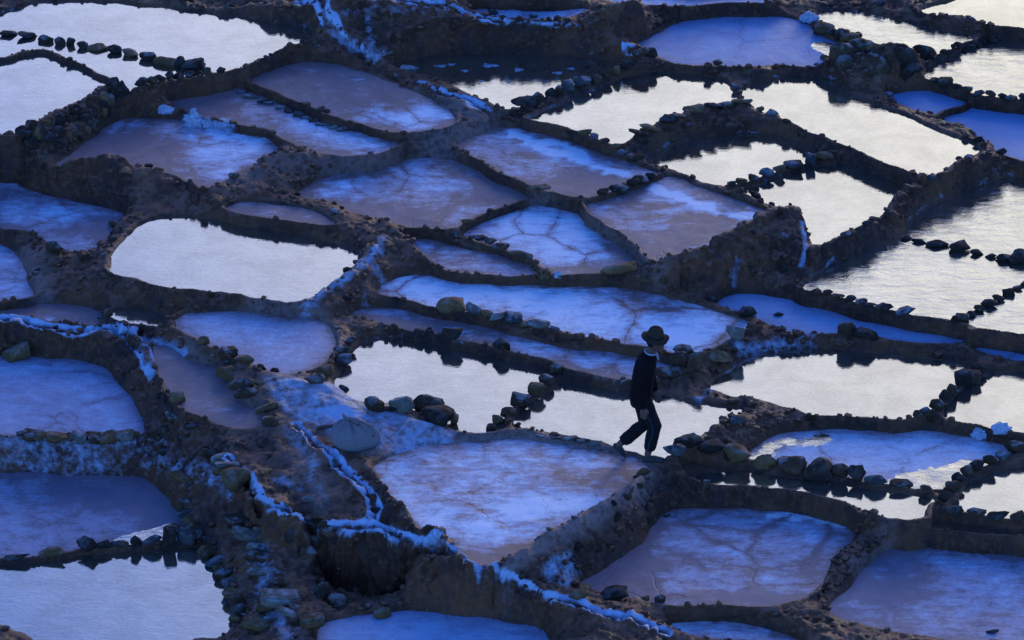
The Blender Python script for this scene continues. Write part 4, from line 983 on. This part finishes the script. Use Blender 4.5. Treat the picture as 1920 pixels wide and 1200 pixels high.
# ------------------------------------------------------------------ crumpled plastic and salt lumps
def crumple(name, px, py, wpx, hpx, seed, mat, label, cat, rough=.55, sub=4):
    import bmesh
    p = hit(px, py); s = ppm(p); a = wpx/2/s; c = hpx/s*.62
    bm = bmesh.new(); bmesh.ops.create_icosphere(bm, subdivisions=sub, radius=1)
    off = Vector((seed*7.3, seed*3.1, seed*5.7))
    for v in bm.verts:
        q = v.co.copy(); d = 1+rough*(abs(mnoise.noise(q*1.6+off))*1.6-.5)+rough*.45*(abs(mnoise.noise(q*3.6+off))*1.6-.4)+.05*mnoise.noise(q*8+off)
        q *= max(.3, d); v.co = Vector((q.x*a, q.y*a*.7, max(q.z, -.35)*c))
    me = bpy.data.meshes.new(name); bm.to_mesh(me); bm.free(); me.materials.append(mat); me.polygons.foreach_set('use_smooth', [cat != 'plastic bag']*len(me.polygons))
    o = link(name, me, label=label, category=cat); o.location = (p[0], p[1]+a*.4, p[2]+c*.25); return o
crumple('plastic_bag', 1842, 822, 44, 26, 1, M['plastic'], 'crumpled white plastic bag on the right dike, left of two', 'plastic bag', .4, 3)
crumple('plastic_bag', 1878, 812, 38, 24, 2, M['plastic'], 'smaller crumpled plastic bag at the right end of the pair', 'plastic bag', .4, 3)
crumple('salt_heap', 310, 212, 36, 16, 3, M['saltlump'], 'flat white salt lump on the upper left dike', 'salt lump', .3)
crumple('salt_heap', 363, 238, 40, 36, 4, M['saltlump'], 'pointed white salt heap on the dike of the upper left pans', 'salt lump', .5)
crumple('salt_heap', 388, 240, 20, 22, 5, M['saltlump'], 'small salt lump leaning against the pointed white heap', 'salt lump', .45)
crumple('salt_heap', 420, 236, 46, 10, 6, M['saltlump'], 'low strip of salt right of the pointed white heap', 'salt lump', .4)
crumple('salt_heap', 1518, 40, 40, 18, 8, M['saltlump'], 'white salt lump on the dike above the top blue pan', 'salt lump', .4)
crumple('salt_heap', 1046, 520, 18, 14, 9, M['saltlump'], 'tiny white lump beside the dry straw tuft', 'salt lump', .4)
for i, (px, py, wd, hp) in enumerate([(826,124,24,5),(846,121,16,4),(872,133,14,5),(918,123,34,8),(972,131,18,8),(1071,129,14,4),(1046,137,20,5),(902,152,10,3)]):
    p = unproj(px, py, PANS[5][1]*ZS); s = ppm(p); a = wd*.38/s; b = hp*.4/s/math.sin(PITCH); n = 22; V = []; Fc = []
    rr_ = random.Random(i)
    ph = [rr_.uniform(0, 6.28) for _ in range(3)]
    for z in (.001, .007):
        for k in range(n):
            t = 2*math.pi*k/n; r = 1+.3*math.sin(3*t+ph[0])+.22*math.sin(5*t+ph[1])+.15*math.sin(9*t+ph[2]); V.append((a*r*math.cos(t), b*r*math.sin(t), z))
    Fc = [tuple(range(n-1, -1, -1)), tuple(range(n, 2*n))]+[(k, (k+1) % n, n+(k+1) % n, n+k) for k in range(n)]
    o = merged('salt_flake', [(V, Fc)], M['saltlump'], loc=(p[0], p[1], p[2]), label='%s floating salt flake from the left in the dark pond top centre' % ORD[sorted(range(8), key=lambda q: [826,846,872,918,972,1071,1046,902][q]).index(i)], category='salt flake', group='salt flakes in the dark pond')
def tuft(px, py, n, hgt, label, seed):
    p = hit(px, py); r_ = random.Random(seed); parts = []
    for i in range(n):
        a = r_.uniform(0, 6.28); l_ = hgt*r_.uniform(.5, 1.1); out = r_.uniform(.2, .9)*l_
        b = Vector((r_.uniform(-.05, .05), r_.uniform(-.05, .05), -.01)); e = b+Vector((math.cos(a)*out, math.sin(a)*out, l_*.8)); m_ = b*.5+e*.5+Vector((0, 0, l_*.15))
        parts.append(loft([b, m_, e], [.006, .005, .0015], seg=5))
    merged('dry_plant', parts, M['straw'], loc=(p[0], p[1], p[2]), label=label, category='plant')
tuft(1022, 520, 34, .14, 'tuft of dry straw on the dike below the cracked pan', 1)
tuft(1000, 505, 12, .08, 'small wisp of dry straw left of the larger tuft', 2)
